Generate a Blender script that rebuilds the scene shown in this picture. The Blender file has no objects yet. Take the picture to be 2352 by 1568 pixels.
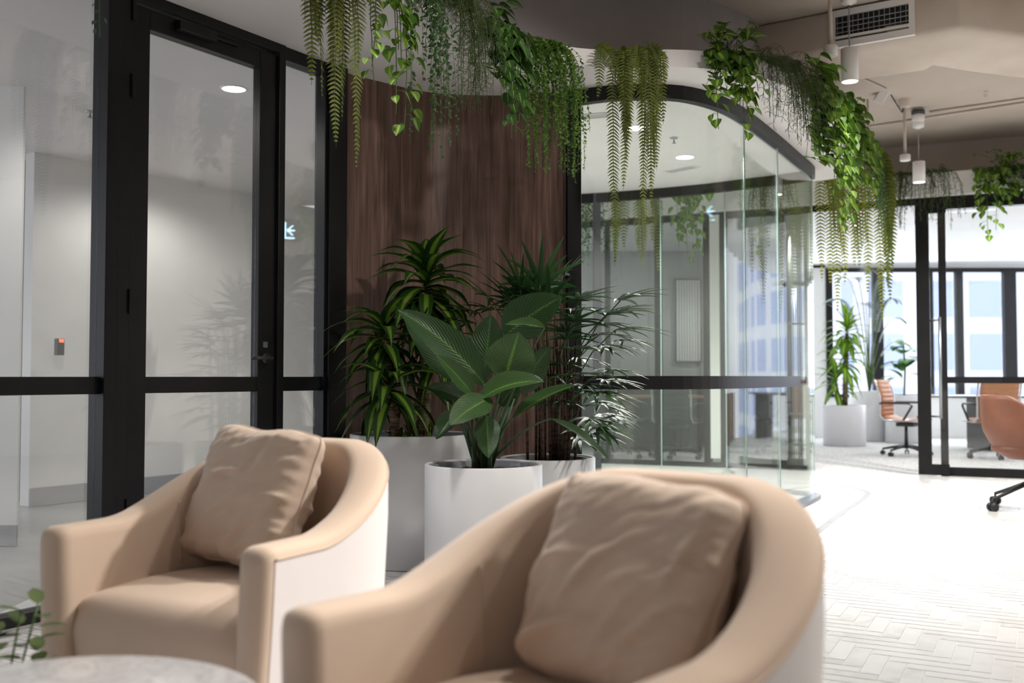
import bpy, math, random
from mathutils import Vector, Matrix, noise
V = Vector
PI = math.pi
sc = bpy.context.scene
COL = sc.collection
rnd = random.Random(7)

# ------------------------------------------------------------------ camera
W0, H0, FPX = 2352.0, 1568.0, 2287.0
CAMZ = 1.0
PITCH = math.atan(81.0 / FPX)
cam_d = bpy.data.cameras.new('camera'); cam = bpy.data.objects.new('camera', cam_d); COL.objects.link(cam)
cam.location = (0, 0, CAMZ); cam.rotation_euler = (PI / 2 + PITCH, 0, 0)
cam_d.sensor_width = 36; cam_d.lens = 36 * FPX / W0; cam_d.clip_start = 0.05; cam_d.clip_end = 200
cam_d.dof.use_dof = True; cam_d.dof.focus_distance = 4.9; cam_d.dof.aperture_fstop = 2.0
sc.camera = cam

# ------------------------------------------------------------------ world and colour
w = bpy.data.worlds.new('world'); sc.world = w; w.use_nodes = True
bg = w.node_tree.nodes['Background']
bg.inputs[0].default_value = (0.88, 0.91, 1.0, 1); bg.inputs[1].default_value = 1.9
vs = sc.view_settings
vs.view_transform = 'Standard'; vs.look = 'None'; vs.gamma = 1; vs.use_curve_mapping = False; vs.exposure = 0.25
sc.cycles.max_bounces = 7; sc.cycles.diffuse_bounces = 4; sc.cycles.glossy_bounces = 3
sc.cycles.transmission_bounces = 3; sc.cycles.transparent_max_bounces = 20
sc.cycles.sample_clamp_indirect = 4; sc.cycles.caustics_reflective = False; sc.cycles.caustics_refractive = False

# ------------------------------------------------------------------ lights
def area(name, loc, target, sx, sy, power, color=(1, 1, 1), spread=PI):
    l = bpy.data.lights.new(name, 'AREA'); l.shape = 'RECTANGLE'; l.size = sx; l.size_y = sy
    l.energy = power; l.color = color; l.spread = spread
    o = bpy.data.objects.new(name, l); COL.objects.link(o); o.location = loc
    o.rotation_euler = (V(target) - V(loc)).to_track_quat('-Z', 'Y').to_euler()
    return o
def spot(name, loc, target, power, angle, color=(1, .96, .9), blend=.5, r=.09):
    l = bpy.data.lights.new(name, 'SPOT'); l.energy = power; l.spot_size = math.radians(angle); l.spot_blend = blend
    l.shadow_soft_size = r; l.color = color
    o = bpy.data.objects.new(name, l); COL.objects.link(o); o.location = loc
    o.rotation_euler = (V(target) - V(loc)).to_track_quat('-Z', 'Y').to_euler()
    return o
# daylight from the outside windows, room lamps, and added fill spots
area('window_daylight_far', (6.5, 16.2, 1.7), (5.5, 8, .6), 5.5, 1.8, 150, (.9, .95, 1))
LAMPS = [
    ('chair_key_spot', (2.7, 3.7, 3.4), (-.45, 2.8, .4), 520, 42),  # unseen spots added to light the armchairs from above and the right
    ('chair_key_spot', (3.0, 2.6, 3.4), (.35, 1.9, .6), 260, 34),
    ('chair_key_spot', (.3, 3.9, 3.4), (-.6, 2.9, .6), 150, 50),
    ('chair_key_spot', (.9, 3.0, 3.4), (.2, 1.9, .5), 110, 50),
    ('hall_wash_fill', (1.5, 2.9, 3.4), (-.3, 5.8, 1.3), 125, 62),  # added to brighten the walnut wall, lily and planters; no such fitting
    ('hall_fill_spot', (-.3, 3.8, 3.4), (-.55, 4.05, 0), 150, 44),  # added for the floor bounce that lifts the soffit
    ('hall_fill_spot', (1.6, 4.9, 3.4), (1.6, 4.6, 0), 150, 60),  # this and the hall spots below are unseen fill, added for brightness
    ('hall_fill_spot', (4.7, 8.4, 3.3), (4.2, 8.4, 0), 430, 120),
    ('hall_fill_spot', (3.4, 6.2, 3.1), (3.4, 6.4, 0), 215, 110),
    ('hall_fill_spot', (3.6, 3.2, 3.4), (3.6, 3.2, 0), 65, 150),
    ('hall_fill_spot', (2.2, 1.2, 3.4), (2.2, 1.4, 0), 35, 150),
    ('hall_fill_spot', (4.9, 6.2, 3.4), (4.9, 6.2, 0), 200, 150),
    ('hall_fill_spot', (-.9, -1.6, 3.4), (-.9, -1.4, 0), 22, 150),
    ('pothos_spot', (2.6, 5.5, 3.4), (1.98, 6.3, 2.15), 160, 20),
    ('office_fill_spot', (-2.3, 5.3, 2.68), (-2.3, 5.3, 0), 40, 165),  # added to brighten the left office, apart from its modelled downlights
    ('office_fill_spot', (-2.6, 8.0, 2.68), (-2.6, 8.0, 0), 34, 165),
    ('office_fill_spot', (-1.35, 7.2, 2.68), (-1.7, 8.2, .3), 60, 80),
    ('glass_room_lamp', (1.37, 7.9, 2.68), (1.37, 7.9, 0), 180, 165),
    ('glass_room_lamp', (.6, 7.0, 2.68), (.6, 7.0, 0), 120, 165),
    ('back_office_lamp', (1.6, 12.8, 2.78), (1.6, 12.8, 0), 16, 160),
    ('back_office_lamp', (3.5, 12.8, 2.78), (3.5, 12.8, 0), 45, 160),
    ('meeting_lamp', (5.2, 12.6, 2.78), (5.2, 12.6, 0), 42, 150),
    ('meeting_lamp', (6.9, 13.6, 2.78), (6.9, 13.6, 0), 42, 150),
]
for n, a, b, p_, an in LAMPS: spot(n, a, b, p_, an)

# ------------------------------------------------------------------ pixel helpers (photograph -> a point at a real depth)
cp, sp = math.cos(PITCH), math.sin(PITCH)
def ray(u, v):
    a = u - W0 / 2; b = H0 / 2 - v
    return V((a, cp * FPX - sp * b, sp * FPX + cp * b))
def P(u, v, Y):
    d = ray(u, v); return V((0, 0, CAMZ)) + d * (Y / d.y)
def PZ(u, v, z):
    d = ray(u, v); return V((0, 0, CAMZ)) + d * ((z - CAMZ) / d.z)

# ------------------------------------------------------------------ materials
def mat(name, col, rough=.6, metal=0, spec=.5, emis=None, estr=0, sheen=0):
    m = bpy.data.materials.new(name); m.use_nodes = True
    b = m.node_tree.nodes['Principled BSDF']
    b.inputs['Base Color'].default_value = (*col, 1); b.inputs['Roughness'].default_value = rough
    b.inputs['Metallic'].default_value = metal; b.inputs['Specular IOR Level'].default_value = spec
    if emis: b.inputs['Emission Color'].default_value = (*emis, 1); b.inputs['Emission Strength'].default_value = estr
    if sheen: b.inputs['Sheen Weight'].default_value = sheen
    return m
def nt(m): return m.node_tree, m.node_tree.nodes['Principled BSDF']
def node(t, typ, **k):
    n = t.nodes.new(typ)
    for a, b in k.items(): setattr(n, a, b)
    return n
def ramp(t, stops, src):
    r = node(t, 'ShaderNodeValToRGB'); e = r.color_ramp.elements
    while len(e) > 1: e.remove(e[-1])
    e[0].position = stops[0][0]; e[0].color = (*stops[0][1], 1)
    for p_, c in stops[1:]:
        q = e.new(p_); q.color = (*c, 1)
    t.links.new(src, r.inputs[0]); return r
def noisy(m, c1, c2, scale=6, detail=4, stretch=(1, 1, 1), bump=0, bscale=None, lo=.35, hi=.65):
    t, b = nt(m)
    tc = node(t, 'ShaderNodeTexCoord'); mp = node(t, 'ShaderNodeMapping'); mp.inputs['Scale'].default_value = stretch
    t.links.new(tc.outputs['Object'], mp.inputs[0])
    n = node(t, 'ShaderNodeTexNoise'); n.inputs['Scale'].default_value = scale; n.inputs['Detail'].default_value = detail
    t.links.new(mp.outputs[0], n.inputs['Vector'])
    r = ramp(t, [(lo, c1), (hi, c2)], n.outputs['Fac']); t.links.new(r.outputs[0], b.inputs['Base Color'])
    if bump:
        n2 = node(t, 'ShaderNodeTexNoise'); n2.inputs['Scale'].default_value = bscale or scale; n2.inputs['Detail'].default_value = 3
        t.links.new(mp.outputs[0], n2.inputs['Vector'])
        bp = node(t, 'ShaderNodeBump'); bp.inputs['Strength'].default_value = bump; bp.inputs['Distance'].default_value = .01
        t.links.new(n2.outputs['Fac'], bp.inputs['Height']); t.links.new(bp.outputs[0], b.inputs['Normal'])
    return m
M = {}
M['white'] = noisy(mat('white_paint', (.8, .8, .8), .6), (.76, .755, .75), (.80, .795, .79), 3)
M['offwhite'] = noisy(mat('offwhite_plaster', (.7, .7, .7), .7), (.70, .69, .67), (.74, .73, .715), 2)
M['grey_wall'] = noisy(mat('grey_paint', (.5, .5, .5), .7), (.36, .355, .36), (.40, .39, .395), 2)
M['soffit'] = noisy(mat('soffit_paint', (.75, .73, .72), .6), (.74, .71, .71), (.77, .74, .74), 2)
M['drum'] = noisy(mat('grey_bulkhead_paint', (.4, .4, .4), .7), (.36, .34, .345), (.39, .365, .37), 2)
M['ceiling'] = noisy(mat('beige_ceiling_paint', (.6, .55, .5), .8), (.50, .44, .385), (.57, .50, .44), 1.2, bump=.3, bscale=14)
M['duct'] = noisy(mat('beige_wrapped_duct', (.6, .55, .5), .8), (.56, .48, .42), (.66, .58, .52), 2.0, bump=.7, bscale=4)
M['black'] = noisy(mat('black_aluminium', (.006, .006, .007), .42, spec=.3), (.005, .005, .006), (.008, .008, .009), 4)
M['darkgrey'] = mat('dark_grey_frame', (.05, .052, .06), .4)
M['steel'] = mat('brushed_steel', (.35, .37, .4), .3, .9)
M['channel'] = mat('blue_grey_channel', (.12, .14, .18), .35)
M['chrome'] = mat('chrome', (.6, .6, .62), .15, 1)
M['plastic'] = mat('black_plastic', (.02, .02, .022), .45)
M['whiteplastic'] = mat('white_plastic', (.82, .80, .80), .4)
M['skirting'] = mat('grey_skirting', (.32, .33, .35), .5)
M['lamp'] = mat('lamp_diffuser', (1, 1, 1), .5, emis=(1, .97, .93), estr=9)
M['led'] = mat('red_led', (1, .1, .05), .5, emis=(1, .12, .05), estr=2)
M['sign'] = mat('lit_sign', (.6, .9, 1), .5, emis=(.55, .85, 1), estr=8)
M['dark'] = mat('dark_void', (.015, .015, .018), .8)
M['soil'] = noisy(mat('potting_mix', (.04, .02, .015), .95), (.018, .010, .008), (.09, .04, .025), 60, bump=1, bscale=70)
M['pot'] = noisy(mat('white_planter', (.7, .7, .72), .35), (.66, .66, .68), (.70, .70, .72), 2)
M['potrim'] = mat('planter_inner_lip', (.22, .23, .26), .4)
M['cane'] = noisy(mat('dracaena_cane', (.3, .2, .12), .85), (.10, .065, .04), (.36, .26, .17), 9, stretch=(1, 1, 9), bump=.8, bscale=14)
M['rcane'] = noisy(mat('palm_cane', (.06, .03, .02), .8), (.018, .010, .008), (.10, .05, .03), 20, stretch=(1, 1, 3))
M['stem'] = mat('green_stem', (.07, .12, .03), .6)
M['dstem'] = mat('brown_stem', (.06, .055, .025), .7)
M['gstem'] = mat('dark_petiole', (.025, .055, .018), .5)
M['carpet'] = noisy(mat('pale_carpet', (.6, .6, .6), .95), (.50, .50, .49), (.74, .73, .72), 26, lo=.42, hi=.58)
M['grout'] = mat('white_grout', (.84, .83, .82), .6)
M['tan'] = mat('tan_leather', (.50, .22, .10), .5)
M['meshback'] = mat('black_mesh', (.03, .03, .035), .7)
M['brown'] = noisy(mat('brown_leather', (.3, .12, .07), .5), (.17, .062, .036), (.22, .082, .048), 5)
M['ottoman'] = mat('sage_upholstery', (.36, .36, .30), .9)
M['blind'] = mat('pale_blue_blind', (.5, .6, .75), .7)
M['facade'] = mat('pale_facade', (.84, .86, .92), .8)
M['facade_glass'] = mat('facade_glazing', (.46, .54, .80), .3)
M['desk'] = mat('oak_desk', (.40, .22, .11), .5)
M['curtain'] = mat('sheer_curtain', (.78, .78, .77), .9)

def fabric(name, c1, c2):
    m = mat(name, c1, .85, sheen=.3); t, b = nt(m)
    b.inputs['Sheen Roughness'].default_value = .4; b.inputs['Specular IOR Level'].default_value = .2
    noisy(m, c1, c2, 3, bump=.12, bscale=350); return m
M['fabric'] = fabric('beige_upholstery', (.60, .46, .36), (.63, .485, .38))
M['outer'] = fabric('pale_pink_upholstery', (.68, .63, .615), (.71, .655, .64))
M['pillow'] = fabric('beige_linen', (.62, .48, .38), (.66, .52, .42))

def wood():
    m = mat('walnut_veneer', (.06, .035, .03), .45, spec=.35); t, b = nt(m)
    at = node(t, 'ShaderNodeAttribute'); at.attribute_name = 'lf'
    se = node(t, 'ShaderNodeSeparateXYZ'); t.links.new(at.outputs['Vector'], se.inputs[0])
    # board index from arc length
    dv = node(t, 'ShaderNodeMath', operation='DIVIDE'); dv.inputs[1].default_value = .146; t.links.new(se.outputs[0], dv.inputs[0])
    fl = node(t, 'ShaderNodeMath', operation='FLOOR'); t.links.new(dv.outputs[0], fl.inputs[0])
    fr = node(t, 'ShaderNodeMath', operation='FRACT'); t.links.new(dv.outputs[0], fr.inputs[0])
    ofs = node(t, 'ShaderNodeMath', operation='MULTIPLY'); ofs.inputs[1].default_value = 7.31; t.links.new(fl.outputs[0], ofs.inputs[0])
    cb = node(t, 'ShaderNodeCombineXYZ'); t.links.new(se.outputs[0], cb.inputs[0]); t.links.new(se.outputs[1], cb.inputs[2]); t.links.new(ofs.outputs[0], cb.inputs[1])
    mp = node(t, 'ShaderNodeMapping'); mp.inputs['Scale'].default_value = (22, 1, 1.3); t.links.new(cb.outputs[0], mp.inputs[0])
    n = node(t, 'ShaderNodeTexNoise'); n.inputs['Scale'].default_value = 1.4; n.inputs['Detail'].default_value = 6; n.inputs['Distortion'].default_value = .6
    t.links.new(mp.outputs[0], n.inputs['Vector'])
    r = ramp(t, [(.28, (.075, .040, .030)), (.42, (.140, .080, .062)), (.58, (.185, .108, .087)), (.75, (.25, .155, .128))], n.outputs['Fac'])
    mp2 = node(t, 'ShaderNodeMapping'); mp2.inputs['Scale'].default_value = (160, 1, 2.5); t.links.new(cb.outputs[0], mp2.inputs[0])
    n2 = node(t, 'ShaderNodeTexNoise'); n2.inputs['Scale'].default_value = 1; n2.inputs['Detail'].default_value = 3; t.links.new(mp2.outputs[0], n2.inputs['Vector'])
    r2 = ramp(t, [(.3, (.7, .7, .7)), (.7, (1.2, 1.2, 1.2))], n2.outputs['Fac'])
    mx = node(t, 'ShaderNodeMixRGB', blend_type='MULTIPLY'); mx.inputs[0].default_value = 1
    t.links.new(r.outputs[0], mx.inputs[1]); t.links.new(r2.outputs[0], mx.inputs[2])
    r3 = ramp(t, [(0, (.3, .3, .3)), (.012, (.45, .45, .45)), (.02, (1, 1, 1)), (.97, (1, 1, 1)), (.985, (1.25, 1.2, 1.2)), (1, (.5, .5, .5))], fr.outputs[0])
    mx2 = node(t, 'ShaderNodeMixRGB', blend_type='MULTIPLY'); mx2.inputs[0].default_value = 1
    t.links.new(mx.outputs[0], mx2.inputs[1]); t.links.new(r3.outputs[0], mx2.inputs[2])
    t.links.new(mx2.outputs[0], b.inputs['Base Color']); return m
M['wood'] = wood()

def tilemat(name, dark, light, rough=.35):
    m = mat(name, light, rough); t, b = nt(m)
    at = node(t, 'ShaderNodeAttribute'); at.attribute_name = 'lf'
    se = node(t, 'ShaderNodeSeparateXYZ'); t.links.new(at.outputs['Vector'], se.inputs[0])
    n = node(t, 'ShaderNodeTexNoise'); n.inputs['Scale'].default_value = 1; n.inputs['Detail'].default_value = 5; n.inputs['Distortion'].default_value = 1
    mp = node(t, 'ShaderNodeMapping'); mp.inputs['Scale'].default_value = (18, 5, 1); t.links.new(at.outputs['Vector'], mp.inputs[0]); t.links.new(mp.outputs[0], n.inputs['Vector'])
    mu = node(t, 'ShaderNodeMath', operation='MULTIPLY_ADD'); mu.inputs[1].default_value = .35; t.links.new(se.outputs[2], mu.inputs[0]); t.links.new(n.outputs['Fac'], mu.inputs[2])
    r = ramp(t, [(.35, dark), (.6, light), (1, tuple(min(1, c * 1.08) for c in light))], mu.outputs[0])
    t.links.new(r.outputs[0], b.inputs['Base Color']); return m
M['tile'] = tilemat('white_marble_tile', (.50, .485, .475), (.62, .605, .595))

def marble():
    m = mat('grey_marble', (.6, .6, .6), .25); t, b = nt(m)
    tc = node(t, 'ShaderNodeTexCoord'); n = node(t, 'ShaderNodeTexNoise'); n.inputs['Scale'].default_value = 12; n.inputs['Detail'].default_value = 8; n.inputs['Distortion'].default_value = 1.6
    t.links.new(tc.outputs['Object'], n.inputs['Vector'])
    r = ramp(t, [(.3, (.38, .37, .375)), (.45, (.45, .44, .445)), (.5, (.33, .32, .33)), (.55, (.45, .44, .445)), (.75, (.50, .49, .495))], n.outputs['Fac'])
    t.links.new(r.outputs[0], b.inputs['Base Color']); return m
M['marble'] = marble()
M['greytile'] = noisy(mat('grey_floor_tile', (.3, .3, .3), .3), (.34, .345, .34), (.40, .405, .40), 2)

def glass(name, tint, refl=1.0):
    m = bpy.data.materials.new(name); m.use_nodes = True; t = m.node_tree; t.nodes.clear()
    out = node(t, 'ShaderNodeOutputMaterial'); mx = node(t, 'ShaderNodeMixShader')
    tr = node(t, 'ShaderNodeBsdfTransparent'); tr.inputs[0].default_value = (*tint, 1)
    gl = node(t, 'ShaderNodeBsdfGlossy'); gl.inputs['Roughness'].default_value = .0; gl.inputs[0].default_value = (1, 1, 1, 1)
    lw = node(t, 'ShaderNodeLayerWeight'); lw.inputs[0].default_value = .5
    pw = node(t, 'ShaderNodeMath', operation='POWER'); pw.inputs[1].default_value = 5; t.links.new(lw.outputs['Facing'], pw.inputs[0])
    ma = node(t, 'ShaderNodeMath', operation='MULTIPLY_ADD'); ma.inputs[1].default_value = .94; ma.inputs[2].default_value = .05 * refl; t.links.new(pw.outputs[0], ma.inputs[0])
    t.links.new(ma.outputs[0], mx.inputs[0]); t.links.new(tr.outputs[0], mx.inputs[1]); t.links.new(gl.outputs[0], mx.inputs[2]); t.links.new(mx.outputs[0], out.inputs[0])
    return m
M['glass'] = glass('clear_glass', (.985, .992, .99), .55)
M['glass_door'] = glass('reflective_glass', (.95, .96, .95), 1.6)
M['glass_green'] = glass('green_tinted_glass', (.945, .975, .963), .6)
M['glass_edge'] = mat('glass_edge', (.35, .48, .45), .2)

def leafmat(name, c_dark, c_light, stripe=None, swidth=.35, veins=0, rough=.45, transl=.25, soft=.1):
    m = mat(name, c_dark, rough, spec=.4); t, b = nt(m)
    at = node(t, 'ShaderNodeAttribute'); at.attribute_name = 'lf'
    se = node(t, 'ShaderNodeSeparateXYZ'); t.links.new(at.outputs['Vector'], se.inputs[0])
    r = ramp(t, [(0, c_dark), (1, c_light)], se.outputs[2]); col = r.outputs[0]
    ab = node(t, 'ShaderNodeMath', operation='ABSOLUTE'); t.links.new(se.outputs[0], ab.inputs[0])
    if stripe:
        nz = node(t, 'ShaderNodeTexNoise'); nz.inputs['Scale'].default_value = 1; nz.inputs['Detail'].default_value = 3
        mp = node(t, 'ShaderNodeMapping'); mp.inputs['Scale'].default_value = (6, 1.5, 40); t.links.new(at.outputs['Vector'], mp.inputs[0]); t.links.new(mp.outputs[0], nz.inputs['Vector'])
        ad = node(t, 'ShaderNodeMath', operation='MULTIPLY_ADD'); ad.inputs[1].default_value = .5; t.links.new(nz.outputs['Fac'], ad.inputs[0]); t.links.new(ab.outputs[0], ad.inputs[2])
        sr = ramp(t, [(max(0, swidth + .25 - soft), (1, 1, 1)), (swidth + .25 + soft, (0, 0, 0))], ad.outputs[0])
        mx = node(t, 'ShaderNodeMixRGB'); t.links.new(sr.outputs[0], mx.inputs[0]); t.links.new(col, mx.inputs[1]); mx.inputs[2].default_value = (*stripe, 1); col = mx.outputs[0]
    if veins:
        # side veins slant from the midrib
        q = node(t, 'ShaderNodeMath', operation='MULTIPLY_ADD'); q.inputs[1].default_value = -.35; t.links.new(ab.outputs[0], q.inputs[0]); t.links.new(se.outputs[1], q.inputs[2])
        q2 = node(t, 'ShaderNodeMath', operation='MULTIPLY'); q2.inputs[1].default_value = veins * 6.283; t.links.new(q.outputs[0], q2.inputs[0])
        q3 = node(t, 'ShaderNodeMath', operation='SINE'); t.links.new(q2.outputs[0], q3.inputs[0])
        vr = ramp(t, [(.0, (.86, .86, .86)), (.85, (1, 1, 1)), (1, (1.4, 1.4, 1.4))], q3.outputs[0])
        mr = ramp(t, [(0, (2.6, 2.6, 1.8)), (.05, (2.2, 2.2, 1.6)), (.075, (1, 1, 1))], ab.outputs[0])
        m1 = node(t, 'ShaderNodeMixRGB', blend_type='MULTIPLY'); m1.inputs[0].default_value = 1; t.links.new(col, m1.inputs[1]); t.links.new(vr.outputs[0], m1.inputs[2])
        m2 = node(t, 'ShaderNodeMixRGB', blend_type='MULTIPLY'); m2.inputs[0].default_value = 1; t.links.new(m1.outputs[0], m2.inputs[1]); t.links.new(mr.outputs[0], m2.inputs[2]); col = m2.outputs[0]
        bp = node(t, 'ShaderNodeBump'); bp.inputs['Strength'].default_value = .4; bp.inputs['Distance'].default_value = .004; t.links.new(q3.outputs[0], bp.inputs['Height']); t.links.new(bp.outputs[0], b.inputs['Normal'])
    t.links.new(col, b.inputs['Base Color'])
    if transl:
        tl = node(t, 'ShaderNodeBsdfTranslucent'); t.links.new(col, tl.inputs[0]); ms = node(t, 'ShaderNodeMixShader'); ms.inputs[0].default_value = transl
        out = [n for n in t.nodes if n.type == 'OUTPUT_MATERIAL'][0]
        t.links.new(b.outputs[0], ms.inputs[1]); t.links.new(tl.outputs[0], ms.inputs[2]); t.links.new(ms.outputs[0], out.inputs[0])
    return m
M['l_drac'] = leafmat('dracaena_leaf', (.012, .042, .010), (.024, .075, .014), stripe=(.19, .30, .035), swidth=.32, rough=.35)
M['l_lily'] = leafmat('peace_lily_leaf', (.014, .042, .011), (.045, .098, .026), veins=17, rough=.33, transl=.15)
M['l_palm'] = leafmat('lady_palm_leaf', (.012, .045, .012), (.035, .10, .022), rough=.4)
M['l_fern'] = leafmat('fern_pinna', (.075, .105, .013), (.17, .20, .032), rough=.6, transl=.35)
M['l_fern_yellow'] = leafmat('yellow_fern_pinna', (.17, .21, .025), (.36, .38, .05), rough=.6, transl=.35)
M['l_pothos'] = leafmat('pothos_leaf', (.05, .135, .016), (.15, .29, .035), stripe=(.40, .50, .08), swidth=.16, soft=.16, rough=.4, transl=.3)
M['l_string'] = leafmat('small_oval_leaf', (.045, .10, .035), (.10, .19, .065), rough=.5)
M['l_maiden'] = leafmat('maidenhair_leaf', (.07, .16, .02), (.16, .30, .04), rough=.6, transl=.35)
M['l_wisp'] = leafmat('wispy_twig', (.05, .085, .025), (.10, .14, .045), rough=.7, transl=.2)
M['l_syn'] = leafmat('arrowhead_leaf', (.045, .12, .022), (.09, .20, .04), stripe=(.22, .33, .11), swidth=.02, soft=.14, veins=7, rough=.5)
M['l_far'] = leafmat('lime_dracaena_leaf', (.05, .14, .015), (.16, .34, .03), stripe=(.38, .55, .06), swidth=.25, rough=.4)
M['l_fig'] = leafmat('fig_leaf', (.05, .16, .03), (.10, .28, .05), rough=.4)

# ------------------------------------------------------------------ mesh building
class MB:
    def __init__(s): s.v = []; s.f = []; s.a = []; s.sm = []
    def add(s, vs, fs, attr=None, smooth=False):
        o = len(s.v); s.v += [tuple(x) for x in vs]; s.f += [tuple(i + o for i in f) for f in fs]
        s.a += (attr if attr else [(0, 0, 0)] * len(vs)); s.sm += [smooth] * len(fs); return o
    def box(s, lo, hi, mtx=None):
        x0, y0, z0 = lo; x1, y1, z1 = hi
        vs = [V(c) for c in ((x0, y0, z0), (x1, y0, z0), (x1, y1, z0), (x0, y1, z0), (x0, y0, z1), (x1, y0, z1), (x1, y1, z1), (x0, y1, z1))]
        if mtx: vs = [mtx @ c for c in vs]
        s.add(vs, [(0, 3, 2, 1), (4, 5, 6, 7), (0, 1, 5, 4), (1, 2, 6, 5), (2, 3, 7, 6), (3, 0, 4, 7)]); return s
    def tube(s, pts, r, n=8, cap=True, rnd_=0):
        pts = [V(p_) for p_ in pts]; R = r if isinstance(r, (list, tuple)) else [r] * len(pts)
        vs = []; at = []; nrm = None
        for i, p_ in enumerate(pts):
            d = (pts[min(i + 1, len(pts) - 1)] - pts[max(i - 1, 0)]).normalized()
            if nrm is None:
                nrm = d.cross(V((0, 0, 1)))
                if nrm.length < .05: nrm = d.cross(V((1, 0, 0)))
            nrm = (nrm - d * nrm.dot(d)).normalized(); b = d.cross(nrm)
            for k in range(n):
                a = 2 * PI * k / n; vs.append(p_ + (nrm * math.cos(a) + b * math.sin(a)) * R[i]); at.append((k / n, i / max(1, len(pts) - 1), rnd_))
        fs = [(i * n + k, i * n + (k + 1) % n, (i + 1) * n + (k + 1) % n, (i + 1) * n + k) for i in range(len(pts) - 1) for k in range(n)]
        if cap: fs += [tuple(range(n))[::-1], tuple((len(pts) - 1) * n + k for k in range(n))]
        s.add(vs, fs, at, True); return s
    def lathe(s, prof, n=48, c=(0, 0, 0), smooth=True):
        vs = [(c[0] + r * math.cos(2 * PI * k / n), c[1] + r * math.sin(2 * PI * k / n), c[2] + z) for r, z in prof for k in range(n)]
        fs = [(i * n + k, i * n + (k + 1) % n, (i + 1) * n + (k + 1) % n, (i + 1) * n + k) for i in range(len(prof) - 1) for k in range(n)]
        s.add(vs, fs, None, smooth); return s
    def disc(s, r, c=(0, 0, 0), n=32, up=True):
        f = tuple(range(n)); s.add([(c[0] + r * math.cos(2 * PI * k / n), c[1] + r * math.sin(2 * PI * k / n), c[2]) for k in range(n)], [f if up else f[::-1]]); return s
    def ribbon(s, pts, z0, z1, th, side=0):
        """solid wall that follows a plan polyline; side -1/0/1 puts the thickness to its left, both sides, its right"""
        L = offset(pts, th / 2 * (1 - side)) if side != 1 else pts
        R = offset(pts, -th / 2 * (1 + side)) if side != -1 else pts
        n = len(pts); vs = []; at = []; acc = 0
        for i in range(n):
            if i: acc += (V(pts[i]) - V(pts[i - 1])).length
            for q, z in ((L[i], z0), (L[i], z1), (R[i], z1), (R[i], z0)): vs.append((q[0], q[1], z)); at.append((acc, z, 0))
        fs = [(4 * i + k, 4 * i + (k + 1) % 4, 4 * i + 4 + (k + 1) % 4, 4 * i + 4 + k) for i in range(n - 1) for k in range(4)]
        fs += [(0, 3, 2, 1), (4 * n - 4, 4 * n - 3, 4 * n - 2, 4 * n - 1)]
        s.add(vs, fs, at); return s
    def build(s, name, m, parent=None, bevel=0, smooth=None, weld=False):
        me = bpy.data.meshes.new(name); me.from_pydata(s.v, [], s.f); me.materials.append(m)
        a = me.attributes.new('lf', 'FLOAT_VECTOR', 'POINT'); a.data.foreach_set('vector', [c for t_ in s.a for c in t_])
        me.polygons.foreach_set('use_smooth', s.sm if smooth is None else [smooth] * len(s.f)); me.update()
        o = bpy.data.objects.new(name, me); COL.objects.link(o)
        if parent: o.parent = parent
        if bevel:
            b = o.modifiers.new('bevel', 'BEVEL'); b.width = bevel; b.segments = 2; b.limit_method = 'ANGLE'; b.angle_limit = .7
        return o
def offset(pts, d):
    out = []; n = len(pts)
    for i in range(n):
        a = V(pts[max(i - 1, 0)][:2]); b = V(pts[min(i + 1, n - 1)][:2]); t = (b - a).normalized()
        out.append((pts[i][0] - t.y * d, pts[i][1] + t.x * d))
    return out
def spline(pts, step=.08):
    pts = [V((*p_[:2], 0)) for p_ in pts]; e = [pts[0] * 2 - pts[1]] + pts + [pts[-1] * 2 - pts[-2]]; out = []
    for i in range(1, len(e) - 2):
        a, b, c, d = e[i - 1:i + 3]; k = max(2, int((c - b).length / step))
        for j in range(k):
            t = j / k
            out.append(.5 * (2 * b + (c - a) * t + (2 * a - 5 * b + 4 * c - d) * t * t + (3 * b - a - 3 * c + d) * t ** 3))
    out.append(pts[-1]); return [(p_.x, p_.y) for p_ in out]
def slab(name, outline, z0, z1, m, parent=None):
    from mathutils.geometry import tessellate_polygon
    n = len(outline); tris = tessellate_polygon([[V((*p_, 0)) for p_ in outline]]); b = MB()
    vs = [(x, y, z0) for x, y in outline] + [(x, y, z1) for x, y in outline]
    fs = []
    for t in tris:
        a, c, d = t; A, C_, D_ = (V(outline[k]) for k in t)
        if (C_ - A).cross(D_ - A) < 0: a, d = d, a
        fs += [(a, d, c), (a + n, c + n, d + n)]
    fs += [(i, (i + 1) % n, (i + 1) % n + n, i + n) for i in range(n)]
    b.add(vs, fs); return b.build(name, m, parent)
def tag(o, label, cat, group=None, kind=None):
    o['label'] = label; o['category'] = cat
    if group: o['group'] = group
    if kind: o['kind'] = kind
    return o
def empty(name, loc=(0, 0, 0), rz=0):
    o = bpy.data.objects.new(name, None); COL.objects.link(o); o.location = loc; o.rotation_euler = (0, 0, rz); o.empty_display_size = .1
    return o
def kids(o): return [c for c in bpy.data.objects if c.parent == o]
def copy_tree(o, parent=None):
    ch = kids(o); c = o.copy(); COL.objects.link(c); c.parent = parent
    for k in ch: copy_tree(k, c)
    return c
def thing(name, label, cat, loc=(0, 0, 0), rz=0, group=None): return tag(empty(name, loc, rz), label, cat, group)
def struct(o, label, cat): return tag(o, label, cat, kind='structure')

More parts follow.
